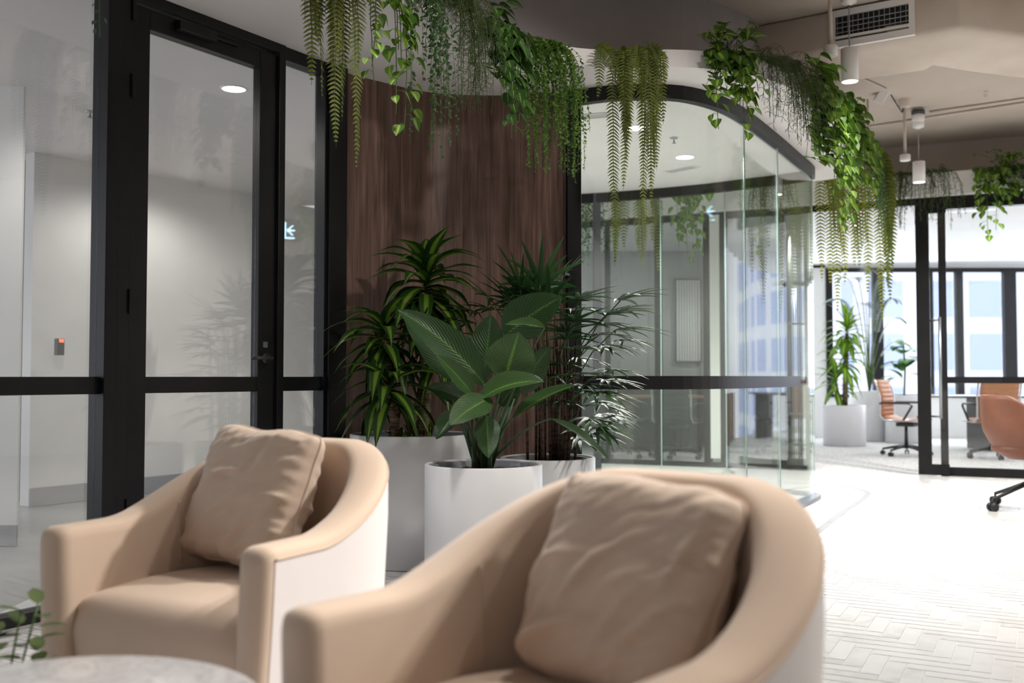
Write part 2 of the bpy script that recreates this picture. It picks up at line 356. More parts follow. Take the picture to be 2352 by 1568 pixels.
# ------------------------------------------------------------------ setting: floors
GD = V((.542, .840)); GN = V((.840, -.542))          # direction of the left glazing and its normal towards the hall
G0 = V((-2.05, 3.98))
def gp(s_, off=0): q = G0 + GD * s_ + GN * off; return (q.x, q.y)
def far(x): return 12.1 - .45 * x                    # the glazed wall across the back
def herringbone(x0, x1, y0, y1, ang, Wd, Ln, keep):
    b = MB(); ca, sa = math.cos(ang), math.sin(ang); g = .004; n = int(Ln / Wd)
    R = int(max(x1 - x0, y1 - y0) / Wd) + 20; cx, cy = (x0 + x1) / 2, (y0 + y1) / 2
    r2 = random.Random(3)
    for i in range(-R, R):
        for j in range(-R // n - 2, R // n + 2):
            # brick pairs of a herringbone, stepping down the diagonal
            for kind in (0, 1):
                ox = (i + j * 2 * n * .5 * 2 * .5) * Wd if False else i * Wd + j * Ln; oy = i * Wd - j * Ln
                if kind == 0: a0, a1, b0, b1 = ox, ox + Ln, oy, oy + Wd
                else: a0, a1, b0, b1 = ox, ox + Wd, oy + Wd, oy + Wd + Ln
                mx, my = (a0 + a1) / 2, (b0 + b1) / 2; X = cx + ca * mx - sa * my; Y = cy + sa * mx + ca * my
                if not (x0 < X < x1 and y0 < Y < y1) or not keep(X, Y): continue
                vs = []
                for p_, q in ((a0 + g / 2, b0 + g / 2), (a1 - g / 2, b0 + g / 2), (a1 - g / 2, b1 - g / 2), (a0 + g / 2, b1 - g / 2)):
                    vs.append((cx + ca * p_ - sa * q, cy + sa * p_ + ca * q, 0))
                k = r2.random(); o = r2.random() * 9
                if kind == 0: at = [(o, 0, k), (o + .2, 0, k), (o + .2, 1, k), (o, 1, k)]
                else: at = [(o, 0, k), (o, 1, k), (o + .2, 1, k), (o + .2, 0, k)]
                b.add(vs, [(0, 1, 2, 3)], [(u_ * .5, v_ * .07, w_) for u_, v_, w_ in at])
    return b
fl = slab('floor', [(-3.4, -4.2), (7.8, -4.2), (7.8, far(7.8)), (1.0, far(1.0)), (-.2, 12.2), (-2.2, 9.5), gp(-.2, -.02), gp(-3.5, -.02), (-4.6, -1.2), (-4.6, -4.2)], -.1, -.002, M['grout'])
struct(fl, 'white herringbone tiled floor of the open hall', 'floor')
keep = lambda X, Y: (V((X, Y)) - G0).dot(GN) > .02 and Y < far(X) - .02
tiles = herringbone(-3.2, 7.6, 1.0, 12.2, math.radians(90 - 28), .066, .264, keep).build('tiles', M['tile'], fl)
o = slab('floor', [gp(-5, -.02), gp(4, -.02), (-1.2, 12), (-8, 12), (-8, 0)], -.1, -.003, M['greytile']); struct(o, 'grey tiled floor of the office behind the left glass', 'floor')
o = slab('floor', [(-.2, 12.55), (1.2, far(1.2) + .02), (8, far(8) + .02), (10, 9), (10, 17.5), (-3, 17.5)], -.1, -.003, M['carpet']); struct(o, 'pale speckled carpet of the rooms at the back', 'floor')

# thin grey curved strip on the floor, right of the glass room
st = spline([PZ(1868, 1228, 0)[:2], PZ(1930, 1180, 0)[:2], PZ(1985, 1143, 0)[:2], PZ(1985, 1126, 0)[:2], PZ(1900, 1112, 0)[:2], PZ(1800, 1108, 0)[:2]])
struct(MB().ribbon(st, -.001, .0015, .05).build('trim_1', M['skirting']), 'thin grey strip on the floor, curving around the glass room', 'floor strip')

# ------------------------------------------------------------------ setting: upper ceiling, soffit slab, drum
Z1, Z2, ZC = 2.75, 2.85, 3.5
o = MB().box((-9, -4.5, ZC), (11, 18, ZC + .1)).build('ceiling', M['ceiling']); struct(o, 'beige painted concrete ceiling slab', 'ceiling')
FAS = [gp(-9, .72), gp(-6, .72), gp(-3, .72), gp(-.5, .72), (-.42, 4.72), (-.1, 5.15), (.155, 5.43), (.5, 5.58), (1.0, 5.58), (1.42, 5.74), (1.85, 6.18), (2.25, 6.85),
       (2.62, 7.6), (2.92, 8.2), (2.98, 8.55), (2.75, 8.85), (2.3, 9.08), (1.6, 9.5), (.6, 9.85), (-1, 10.1), (-6, 10.2)]
fas = spline(FAS, .1)
GLZ = [(.42, 6.04), (.58, 5.96), (.8, 5.93), (1.02, 5.96), (1.26, 6.14), (1.5, 6.46), (1.9, 7.15), (2.2, 7.70), (2.46, 8.18), (2.52, 8.38), (2.40, 8.54), (2.05, 8.80), (1.7, 9.05), (1.1, 9.35), (.6, 9.53), (-.2, 9.7)]
glz = spline(GLZ, .06)
so = slab('ceiling', fas + [(-8, 10.2), (-8, -2)], Z1, Z2, M['soffit']); struct(so, 'white curved soffit with a thin fascia edge carrying the hanging plants', 'ceiling soffit')
DR = spline([gp(-8, .25), gp(-3, .2), (-1.2, 4.9), (-.6, 5.55), (0, 6.02), (.6, 6.32), (1.1, 6.48), (1.48, 6.72), (1.68, 6.98), (1.78, 7.4), (1.82, 8.2), (1.5, 8.9), (.5, 9.3), (-3, 9.6)], .1)
struct(MB().ribbon(DR, Z2, ZC, .08).build('wall_upper', M['drum']), 'grey curved bulkhead wall rising above the white soffit', 'bulkhead')
# soffit of the back rooms and the fascia over the back glazing
def farline(x0, x1, d=0): return [(x0, far(x0) + d), (x1, far(x1) + d)]
o = slab('ceiling', farline(-1, 8.5, 0) + [(10, 17.5), (-3, 17.5)], 2.85, 3.06, M['white']); struct(o, 'white ceiling of the back rooms', 'ceiling')
o = MB().ribbon(farline(-1, 8.5, -.12), 2.83, 3.06, .12).build('trim_2', M['white']); struct(o, 'white fascia above the back glazing', 'fascia')
struct(MB().ribbon(farline(-1, 8.5, .6), 3.06, ZC, .1).build('wall_back', M['ceiling']), 'beige wall above the back fascia', 'wall')

# beam wrapped duct
sec = [(0, 3.5), (0, 3.24), (.06, 3.20), (.46, 3.13), (.5, 3.16), (.5, 3.5)]
path = [(1.55, 7.13), (1.73, 7.015), (2.2, 6.72), (2.62, 6.455), (2.87, 6.30), (3.3, 6.43), (4.2, 6.75), (7.6, 8.0)]
b = MB(); vs = []
for i, (x, y) in enumerate(path):
    a = V(path[max(i - 1, 0)]); c = V(path[min(i + 1, len(path) - 1)]); t = (c - a).normalized(); nn = V((-t.y, t.x))
    for d, z in sec:
        wob = .02 * noise.noise(V((x * 3, y * 3, z * 5 + d))); vs.append((x + nn.x * (d + wob), y + nn.y * (d + wob), z + (wob if z < 3.45 else 0)))
k = len(sec); b.add(vs, [(i * k + j, i * k + (j + 1) % k, (i + 1) * k + (j + 1) % k, (i + 1) * k + j) for i in range(len(path) - 1) for j in range(k)] + [tuple(range(k))])
o = b.build('trim_3', M['duct'], bevel=.02, smooth=True); struct(o, 'beige wrapped duct boxed under the ceiling', 'duct')

# air vent on the duct face
va = V((2.18, 6.73)); vb = V((2.64, 6.44)); vd = (vb - va).normalized(); vn = V((vd.y, -vd.x)); vl = (vb - va).length
vm = Matrix(((vd.x, vn.x, 0, va.x), (vd.y, vn.y, 0, va.y), (0, 0, 1, 3.23), (0, 0, 0, 1)))
vt = tag(empty('air_vent'), 'white rectangular air grille on the beige duct near the ceiling', 'air vent')
b = MB(); hh = .255
for lo, hi in (((0, 0, 0), (vl, .03, .045)), ((0, 0, hh - .04), (vl, .03, hh)), ((0, 0, .045), (.035, .03, hh - .04)), ((vl - .035, 0, .045), (vl, .03, hh - .04)), ((.035, 0, .06), (vl - .035, .026, .078))): b.box(lo, hi, vm)
b.build('frame', M['whiteplastic'], vt)
MB().box((.03, -.01, .04), (vl - .03, .004, hh - .035), vm).build('backing', M['dark'], vt)
b = MB()
for i in range(3): b.box((.035, .008, .10 + i * .034), (vl - .035, .02, .104 + i * .034), vm)
for i in range(14): b.box((.045 + i * .034, .006, .088), (.049 + i * .034, .012, hh - .045), vm)
b.build('louvre', M['skirting'], vt)

# ------------------------------------------------------------------ wood wall
WW = spline([gp(1.98, -.01), (-.86, 5.78), (-.577, 6.03), (-.395, 6.11), (-.169, 6.14), (.03, 6.13), (.33, 6.06)], .04)
struct(MB().ribbon(WW, 0, Z1, .03, side=-1).build('wall_middle', M['wood']), 'curved walnut board wall behind the potted plants', 'wood wall')
b = MB(); q = (.335, 6.055); b.box((q[0], q[1] - .06, 0), (q[0] + .085, q[1] + .04, Z1)); struct(b.build('trim_4', M['black'], bevel=.004), 'black post between wood wall and curved glass', 'post')

# ------------------------------------------------------------------ left glazing with the door
def gbox(b, s0, s1, z0, z1, d0=-.04, d1=.04):
    m = Matrix(((GD.x, GN.x, 0, G0.x), (GD.y, GN.y, 0, G0.y), (0, 0, 1, 0), (0, 0, 0, 1))); b.box((s0, d0, z0), (s1, d1, z1), m); return b
wl = struct(empty('window_1'), 'black framed floor-to-ceiling glazing of the left office', 'glazed wall')
b = MB(); gbox(b, -4.5, .432, 0, .05); gbox(b, -4.5, .432, 2.69, Z1); gbox(b, .432, .495, 0, Z1, -.05, .06)
gbox(b, 1.5, 1.81, 2.68, Z1); gbox(b, 1.5, 1.81, 0, .05); gbox(b, 1.83, 1.97, 0, Z1, -.05, .06); gbox(b, 1.81, 1.845, 0, Z1)
gbox(b, .495, .560, 0, Z1, -.03, .05); gbox(b, 1.455, 1.50, 0, Z1, -.04, .05); gbox(b, .56, 1.455, 2.70, Z1, -.04, .05); gbox(b, -1.9, -1.84, 0, Z1)
b.build('frame', M['black'], wl, bevel=.003)
b = MB(); gbox(b, -4.5, .432, .925, 1.0, -.02, .025); gbox(b, 1.5, 1.81, .925, 1.0, -.02, .025); b.build('rail', M['black'], wl)
gbox(MB(), -1.84, .432, .05, 2.69, -.006, .006).build('pane', M['glass_door'], wl)
gbox(MB(), 1.5, 1.81, .05, 2.68, -.006, .006).build('pane', M['glass_door'], wl)
gbox(MB(), -4.5, -1.9, .05, 2.69, -.006, .006).build('pane', M['glass_door'], wl)
dr = struct(empty('door_1'), 'black framed glass door with lever handle', 'door')
b = MB(); gbox(b, .568, .668, .01, 2.69, -.025, .03); gbox(b, 1.34, 1.45, .01, 2.69, -.025, .03); gbox(b, .668, 1.34, 2.595, 2.69, -.025, .03); gbox(b, .668, 1.34, .01, .11, -.025, .03)
b.build('frame', M['black'], dr, bevel=.003)
gbox(MB(), .668, 1.34, .925, 1.0, -.02, .025).build('rail', M['black'], dr)
gbox(MB(), .668, 1.34, .11, 2.595, -.005, .005).build('pane', M['glass_door'], dr)
b = MB(); gbox(b, .80, 1.02, 2.63, 2.675, .03, .075); gbox(b, 1.02, 1.18, 2.655, 2.67, .03, .05); b.build('door_closer', M['black'], dr, bevel=.004)
for z in (.35, 1.28, 2.25, 2.6): gbox(MB(), .553, .572, z, z + .11, .045, .062).build('hinge', M['black'], dr, bevel=.004)
def g3(s_, off, z): q = gp(s_, off); return V((q[0], q[1], z))
b = MB(); b.tube([g3(1.385, .03, 1.095), g3(1.385, .045, 1.095)], .027, 20); b.tube([g3(1.385, .04, 1.095), g3(1.385, .085, 1.095), g3(1.375, .092, 1.095), g3(1.25, .092, 1.095)], .010, 12); b.build('handle', M['plastic'], dr)
gbox(MB(), 1.37, 1.40, 1.15, 1.18, .03, .036).build('lock', M['steel'], dr)

# rooms behind the left glazing
B0 = V((-3.72, 7.7)); nb = -GN
def bp_(s_, off=0): q = B0 + GD * s_ + GN * off; return (q.x, q.y)
struct(MB().ribbon([bp_(0), bp_(6)], 0, Z1, .12, side=-1).build('wall_rear', M['white']), 'white back wall of the left office', 'wall')
struct(MB().ribbon([bp_(0), bp_(6)], 0, .14, .02, side=1).build('baseboard_rear', M['skirting']), 'grey skirting along the back wall of the left office', 'skirting')
pz = P(35, 1250, 5.94)
struct(MB().box((-7, 5.95, 0), (pz.x, 5.975, Z1)).build('wall_side', M['white']), 'white partition at the left edge of the office', 'wall')
struct(MB().box((-7, 5.93, 0), (pz.x + .01, 5.95, .12)).build('baseboard_side', M['skirting']), 'grey skirting along the white partition', 'skirting')
struct(MB().box((-4.5, 8.0, 0), (-3.78, 8.1, Z1)).build('wall_corner', M['plastic']), 'dark grey wall between the partition and the office back wall', 'wall')
struct(MB().ribbon([gp(2.0, -.08), (-.2, 7.6), (-.5, 11)], 0, Z1, .1).build('wall_inner', M['white']), 'white wall at the right of the left office', 'wall')
q = P(123, 798, 7.75)
o = thing('card_reader', 'small dark card reader with red light on the office back wall', 'card reader', (q.x + .03, q.y, q.z - .06), math.atan2(GD.y, GD.x))
MB().box((-.03, -.05, 0), (.03, .0, .13)).build('body', M['darkgrey'], o, bevel=.006)
MB().box((-.018, -.055, .10), (.018, -.05, .125)).build('indicator', M['led'], o)

# ------------------------------------------------------------------ curved glass room
gr = struct(empty('window_2'), 'frameless curved glass wall of the round-ended room', 'curved glass wall')
MB().ribbon(glz, 2.665, Z1, .06).build('head_channel', M['black'], gr)
MB().ribbon(glz[:], 0, .03, .10).build('floor_channel', M['channel'], gr)
def uof(p_): return W0 / 2 + FPX * p_[0] / p_[1]
def nearest(pt): return min(range(len(glz)), key=lambda i: (V(glz[i]) - V(pt)).length)
imax = max(range(len(glz)), key=lambda i: uof(glz[i]))
def at_u(u, front=True):
    r = range(0, imax) if front else range(imax, len(glz)); return min(r, key=lambda i: abs(uof(glz[i]) - u))
cuts = [0, at_u(1715), at_u(1788), imax, at_u(1665, False), at_u(1520, False), len(glz) - 1]
for a, c in zip(cuts, cuts[1:]):
    if c - a > 0:
        seg = glz[a:c + 1]
        MB().ribbon(seg, .02, 2.67, .012).build('pane', M['glass_green'], gr, smooth=False)
for c in cuts[1:-1]:
    q = glz[c]; MB().box((q[0] - .004, q[1] - .009, .02), (q[0] + .004, q[1] + .009, 2.67)).build('joint', M['glass_edge'], gr)
band = glz[0:at_u(1838)]
MB().ribbon(offset(band, -.010), .925, 1.005, .006).build('safety_band', M['black'], gr)
i = at_u(1377, False); q = glz[i]; MB().box((q[0] - .03, q[1] - .03, 0), (q[0] + .04, q[1] + .04, Z1)).build('mullion', M['darkgrey'], gr)

# ------------------------------------------------------------------ back glazing: office behind the glass room, opening, sliding door
bgz = struct(empty('window_3'), 'black framed glazing of the office behind the curved glass room', 'glazed wall')
def fx(u): k = (u - W0 / 2) / FPX; return 12.1 * k / (1 + .45 * k)
FD = V((1, -.45)).normalized(); FN = V((FD.y, -FD.x))
def fbox(b, u0, u1, z0, z1, d0=-.04, d1=.04):
    x0, x1 = fx(u0), fx(u1); L = (x1 - x0) / FD.x
    m = Matrix(((FD.x, FN.x, 0, x0), (FD.y, FN.y, 0, far(x0)), (0, 0, 1, 0), (0, 0, 0, 1))); b.box((0, d0, z0), (L, d1, z1), m); return b
b = MB(); fbox(b, 1250, 1852, 0, .05); fbox(b, 1250, 1852, 2.76, 2.85)
for u0, u1 in ((1392, 1400), (1506, 1520), (1618, 1634), (1656, 1672), (1790, 1804)): fbox(b, u0, u1, 0, 2.85)
b.build('frame', M['black'], bgz)
fbox(MB(), 1634, 1656, .1, 2.8, -.02, .06).build('infill_panel', M['white'], bgz)
fbox(MB(), 1250, 1852, .93, 1.0, -.02, .02).build('rail', M['black'], bgz)
for u0, u1 in ((1250, 1392), (1400, 1506), (1520, 1618), (1672, 1790), (1804, 1850)): fbox(MB(), u0, u1, .05, 2.76, -.005, .005).build('pane', M['glass'], bgz)
o = struct(MB().box((0, 0, 0), (.01, .01, .01)).build('trim_5', M['black']), 'black header track over the sliding door opening', 'header'); bpy.data.objects.remove(o)
b = MB(); fbox(b, 1852, 2480, 2.76, 2.85, -.03, .05); struct(b.build('trim_5', M['black']), 'black header track over the sliding door opening', 'header track')
wr = struct(empty('window_4'), 'black framed fixed glazing of the meeting room on the right', 'glazed wall')
b = MB(); fbox(b, 2158, 2560, 2.70, 2.83, -.03, .06); fbox(b, 2158, 2560, 0, .09, -.03, .03); fbox(b, 2158, 2176, 0, 2.83, -.03, .04); fbox(b, 2548, 2560, 0, 2.83)
b.build('frame', M['black'], wr); fbox(MB(), 2176, 2548, .935, 1.0, -.02, .02).build('rail', M['black'], wr)
fbox(MB(), 2176, 2548, .09, 2.7, -.005, .005).build('pane', M['glass'], wr)
sd = struct(empty('door_2'), 'black framed sliding glass door standing open with a long pull handle', 'sliding door')
b = MB(); fbox(b, 2107, 2138, .01, 2.78, .05, .10); fbox(b, 2138, 2178, .01, .12, .05, .10); fbox(b, 2138, 2178, 2.66, 2.78, .05, .10); b.build('frame', M['black'], sd)
fbox(MB(), 2138, 2300, .12, 2.66, .07, .08).build('pane', M['glass'], sd)
x0 = fx(2143); y0 = far(x0) - .17
b = MB(); b.tube([(x0, y0, .58), (x0, y0, 1.60)], .014, 10); b.tube([(x0 - .05, y0 + .1, .60), (x0, y0, .60)], .010, 8); b.tube([(x0 - .05, y0 + .1, 1.57), (x0, y0, 1.57)], .010, 8)
b.build('handle', M['steel'], sd)

# rooms at the back
xw = fx(1856)
struct(MB().ribbon([(xw, far(xw) + .02), (4.15, 15.2), (4.5, 16.4)], 0, 2.85, .1).build('wall_divider', M['white']), 'white wall between the two back rooms', 'wall')
struct(MB().box((-3, 14.6, 0), (3.95, 14.7, 2.85)).build('wall_north', M['grey_wall']), 'grey panelled wall at the back of the office', 'wall')
b = MB()
for x in (1.2, 2.0, 2.75, 3.5): b.box((x, 14.58, 0), (x + .012, 14.6, 2.85))
b.box((-1, 14.58, 2.0), (3.9, 14.6, 2.015)); b.build('trim_6', M['skirting']); struct(bpy.data.objects['trim_6'], 'thin dark joints of the grey panelled wall', 'panel joints')
# windows of the meeting room (Y = 16.5)
YW = 16.5
def bx(u, Y=YW): return (u - W0 / 2) / FPX * Y
wf = struct(empty('window_5'), 'wide black framed outside windows of the meeting room', 'window')
zt = P(1900, 625, YW).z; zb = P(1900, 905, YW).z
b = MB(); b.box((bx(1898), YW - .04, zt), (bx(2600), YW + .04, zt + .07)); b.box((bx(1898), YW - .04, zb - .05), (bx(2600), YW + .04, zb))
for u0, u1 in ((1898, 1912), (2005, 2028), (2135, 2143), (2196, 2212), (2306, 2334), (2450, 2470)): b.box((bx(u0), YW - .05, zb - .05), (bx(u1), YW + .05, zt + .05))
b.build('frame', M['black'], wf)
MB().box((bx(1898), YW - .005, zb), (bx(2600), YW + .005, zt)).build('pane', M['glass'], wf)
struct(MB().box((4.5, YW - .02, 0), (11, YW + .1, zb - .05)).box((4.5, YW - .02, zb - .05), (bx(1897), YW + .1, 2.86)).build('wall_far', M['white']), 'low white wall under the meeting room windows', 'wall')
struct(MB().box((4.6, YW - .02, zt + .07), (11, YW + .1, 2.86)).build('wall_lintel', M['white']), 'white lintel above the meeting room windows', 'wall')
# office window with blinds
zz0, zz1 = P(1580, 832, 14.5).z, P(1580, 640, 14.5).z
wo = struct(empty('window_6'), 'office window with upright pale blue blinds', 'window')
xa, xb_ = bx(1552, 14.5), bx(1612, 14.5)
MB().box((xa, 14.52, zz0), (xb_, 14.57, zz1)).build('frame', M['darkgrey'], wo)
b = MB()
for i in range(9): b.box((xa + .02 + i * (xb_ - xa - .03) / 9, 14.49, zz0 + .02), (xa + .02 + i * (xb_ - xa - .03) / 9 + .026, 14.515, zz1 - .02))
b.build('blinds', M['white'], wo)
# outside: pale buildings across the street
for i, (x0, x1, y, h, lab) in enumerate(((5, 8.6, 26, 14, 'pale office building seen through the left panes of the back windows'), (9.0, 16, 30, 18, 'pale office building seen through the right panes of the back windows'), (17, 30, 27, 12, 'pale office building at the right end of the street'))):
    o = thing('office_building', lab, 'building', (x0, y, -4), 0)
    MB().box((0, 0, 0), (x1 - x0, 4, h)).build('wall', M['facade'], o)
    b = MB()
    for r_ in range(int(h / 1.6)):
        for c_ in range(int((x1 - x0) / 1.5)): b.box((.3 + c_ * 1.5, -.03, .4 + r_ * 1.6), (1.3 + c_ * 1.5, .01, 1.5 + r_ * 1.6))
    b.build('window', M['facade_glass'], o)
struct(MB().box((-10, 17.6, -4.2), (40, 40, -4.0)).build('ground', M['facade']), 'pale street outside the back windows', 'ground')

# hall shell out of frame
struct(MB().box((7.6, -4.2, 0), (7.75, far(7.7), ZC)).build('wall_right', M['offwhite']), 'off-white right wall of the hall', 'wall')
struct(MB().box((-5, -4.35, 0), (7.8, -4.2, ZC)).build('wall_front', M['white']), 'white wall behind the photographer', 'wall')
struct(MB().box((-5, -4.35, 0), (-4.6, .2, ZC)).build('wall_west', M['white']), 'white wall at the left behind the photographer', 'wall')

# ------------------------------------------------------------------ lamps and ceiling fittings
def downlight(x, y, z, label, group, r=.055):
    o = thing('downlight', label, 'downlight', (x, y, z), 0, group)
    MB().lathe([(r + .012, 0), (r + .010, -.006), (r, -.007), (r, -.001)], 28).build('trim_ring', M['whiteplastic'], o)
    MB().disc(r, (0, 0, -.004), 24, False).build('diffuser', M['lamp'], o); return o
for u, v, z, lab in ((537, 203, Z1, 'round recessed downlight seen through the glass door'), (1460, 293, Z1, 'recessed downlight behind the large fern in the glass room'), (1573, 360, Z1, 'bright recessed downlight in the middle of the glass room ceiling'),
                     (95, 422, Z1, 'recessed downlight deep in the left office behind the large pane'), ):
    q = PZ(u, v, z); downlight(q.x, q.y, z, lab, 'downlights in the lower white ceilings', .07)
for u, v, lab in ((1965, 517, 'recessed downlight beside the tips of the yellow fern'), (2025, 566, 'recessed downlight above the open sliding doorway room'), (2325, 550, 'recessed downlight at the right edge of the meeting room'), (1525, 463, 'small downlight seen through the curved glass'), (1765, 443, 'small downlight above the back office near the glass tip')):
    q = PZ(u, v, 2.85); 
    if q.y < far(q.x) + .1: continue
    downlight(q.x, q.y, 2.85, lab, 'downlights in the back rooms')
def cyl_pendant(u, vtop, vbot, Y, label, rose_z=ZC):
    q = P(u, vbot, Y); h = P(u, vtop, Y).z - q.z
    o = thing('pendant_lamp', label, 'pendant lamp', (q.x, q.y, q.z), 0, 'white cylinder pendants'); r = .056
    MB().lathe([(r - .006, .004), (r - .006, 0), (r, 0), (r, h), (r - .004, h + .004), (.001, h + .004)], 40).build('lamp_shade', M['whiteplastic'], o)
    MB().disc(r - .006, (0, 0, .006), 32, False).build('bulb', M['lamp'], o)
    MB().tube([(0, 0, h), (0, 0, ZC - q.z - .02)], .0045, 8).build('cord', M['skirting'], o)
    MB().lathe([(.012, rose_z - q.z - .05), (.03, rose_z - q.z - .035), (.05, rose_z - q.z - .03), (.052, rose_z - q.z)], 32).build('ceiling_rose', M['whiteplastic'], o)
    return o, q
o, q = cyl_pendant(1952, 113, 188, 6.5, 'large white cylinder pendant lamp in front of the air vent')
o, q = cyl_pendant(2111, 372, 419, 9.2, 'smaller white cylinder pendant lamp farther back above the glazing', P(2110, 285, 9.2).z)
MB().lathe([(.001, P(2111, 287, 9.2).z - q.z), (.05, P(2111, 285, 9.2).z - q.z), (.058, P(2111, 270, 9.2).z - q.z), (.055, P(2111, 264, 9.2).z - q.z), (.035, P(2111, 262, 9.2).z - q.z), (.03, ZC - q.z)], 24).build('mounting_box', M['whiteplastic'], o)
MB().tube([(0, 0, P(2111, 262, 9.2).z - q.z), (0, 0, P(2111, 254, 9.2).z - q.z)], .06, 24).build('mounting_ring', M['darkgrey'], o)
def rod_spot(u, v0, v1, Y, r, label):
    q = P(u, v1, Y); h = P(u, v0, Y).z - q.z
    o = thing('rod_speaker', label, 'ceiling fitting', (q.x, q.y, q.z), 0, 'short white cylinders on rods')
    MB().lathe([(.001, .002), (r - .004, .002), (r, .006), (r, h - .004), (r - .006, h), (.001, h)], 32).build('body', M['whiteplastic'], o)
    MB().tube([(0, 0, h), (0, 0, ZC - q.z)], .013, 12).build('rod', M['duct'], o)
    MB().lathe([(.014, ZC - q.z - .08), (.05, ZC - q.z - .07), (.055, ZC - q.z)], 24).build('ceiling_mount', M['duct'], o)
rod_spot(1908, 105, 130, 6.3, .044, 'short white cylinder on a rod left of the large pendant')
rod_spot(2079, 355, 370, 8.9, .046, 'short white cylinder on a thin rod left of the farther pendant')
# spotlight aimed from the ceiling
q = P(2025, 218, 8.7)
o = thing('spotlight', 'white box spotlight angled under the ceiling beside a black cable', 'spotlight', q)
mt = Matrix.Rotation(.5, 4, 'Y') @ Matrix.Rotation(.3, 4, 'X'); MB().box((-.04, -.04, -.07), (.04, .04, .06), mt).build('lamp_head', M['whiteplastic'], o, bevel=.006)
MB().tube([(.0, 0, .06), (.02, 0, .1), (.02, 0, ZC - q.z)], .008, 8).build('bracket', M['plastic'], o)
a_ = P(2030, 205, 8.7); c_ = P(2075, 222, 8.9)
tag(MB().tube([a_, P(2045, 215, 8.75), P(2060, 240, 8.8), P(2072, 258, 8.88), P(2076, 240, 8.92), c_], .006, 6).build('cable', M['plastic']), 'black looping cable between the spotlight and the rod fitting', 'cable')
def pipe(u0, v0, u1, v1, name, lab, r=.012, zz=ZC - .015):
    tag(MB().tube([PZ(u0, v0, zz), PZ(u1, v1, zz)], r, 8).build(name, M['duct']), lab, 'pipe', 'conduits on the ceiling')
pipe(1985, 293, 2420, 226, 'ceiling_conduit', 'long beige conduit crossing the ceiling behind the pendants')
pipe(2135, 258, 2420, 218, 'ceiling_conduit', 'shorter beige conduit right above the long one')
pipe(1800, 100, 2035, 205, 'ceiling_conduit', 'beige conduit running from the duct towards the spotlight', .01)
q = PZ(2264, 217, ZC - .03); o = tag(MB().lathe([(.001, 0), (.016, .003), (.02, .03)], 16, tuple(q - V((0, 0, .03)))).build('sprinkler', M['duct']), 'small sprinkler head on the beige ceiling right of the pendants', 'sprinkler')
q = PZ(1548, 322, Z1 - .02); o = tag(MB().lathe([(.03, .02), (.03, .015), (.006, .014), (.006, -.02), (.018, -.022), (.001, -.026)], 16, tuple(q)).build('sprinkler', M['steel']), 'small sprinkler head on the white ceiling of the glass room', 'sprinkler')
q = PZ(207, 262, Z1 - .02); tag(MB().lathe([(.03, .02), (.03, .015), (.006, .014), (.006, -.02), (.02, -.022), (.001, -.026)], 16, tuple(q)).build('sprinkler', M['steel']), 'small sprinkler head in the left office ceiling', 'sprinkler')
q = P(1994, 326, 8.9); o = thing('security_camera', 'small white dome camera beside the right end of the hanging plants', 'camera', q)
MB().lathe([(.001, -.03), (.02, -.024), (.032, 0), (.032, .03), (.001, .034)], 20).build('dome', M['whiteplastic'], o); MB().tube([(0, 0, .03), (0, 0, ZC - q.z)], .01, 8).build('rod', M['duct'], o)
# slot diffusers in the glass room ceiling
for (u, v, u2, v2, lab) in ((1330, 268, 1405, 262, 'slotted air diffuser in the ceiling right of the black post'), (1530, 394, 1600, 380, 'slotted air diffuser at the back of the glass room ceiling')):
    a = PZ(u, v, Z1); c = PZ(u2, v2, Z1); d = (c - a); L = d.length; d.normalize(); n_ = V((-d.y, d.x, 0))
    m = Matrix(((d.x, n_.x, 0, a.x), (d.y, n_.y, 0, a.y), (0, 0, 1, Z1), (0, 0, 0, 1)))
    o = tag(empty('slot_diffuser'), lab, 'air vent'); MB().box((0, -.06, -.008), (L, .06, 0), m).build('frame', M['whiteplastic'], o)
    b = MB(); [b.box((.02, k - .008, -.010), (L - .02, k + .008, -.007), m) for k in (-.035, 0, .035)]; b.build('slot', M['skirting'], o)

# exit sign on the right-hand wall; the picture shows its reflection in the door side pane
o = thing('exit_sign', 'pale blue exit arrow sign, seen as a reflection in the glass beside the door', 'sign', (7.58, 7.12, 2.95))
MB().box((-.02, -.14, -.04), (.02, .16, .28)).build('backplate', M['darkgrey'], o)
b = MB(); b.box((-.03, -.08, .0), (-.02, -.055, .23)); b.box((-.03, -.055, .0), (-.02, .07, .02)); b.box((-.03, -.03, .11), (-.02, .07, .13))
for k in range(5): b.box((-.03, -.03 + k * .014, .12 + k * .014), (-.02, -.01 + k * .014, .135 + k * .014)); b.box((-.03, -.03 + k * .014, .105 - k * .014), (-.02, -.01 + k * .014, .12 - k * .014))
b.build('arrow', M['sign'], o)

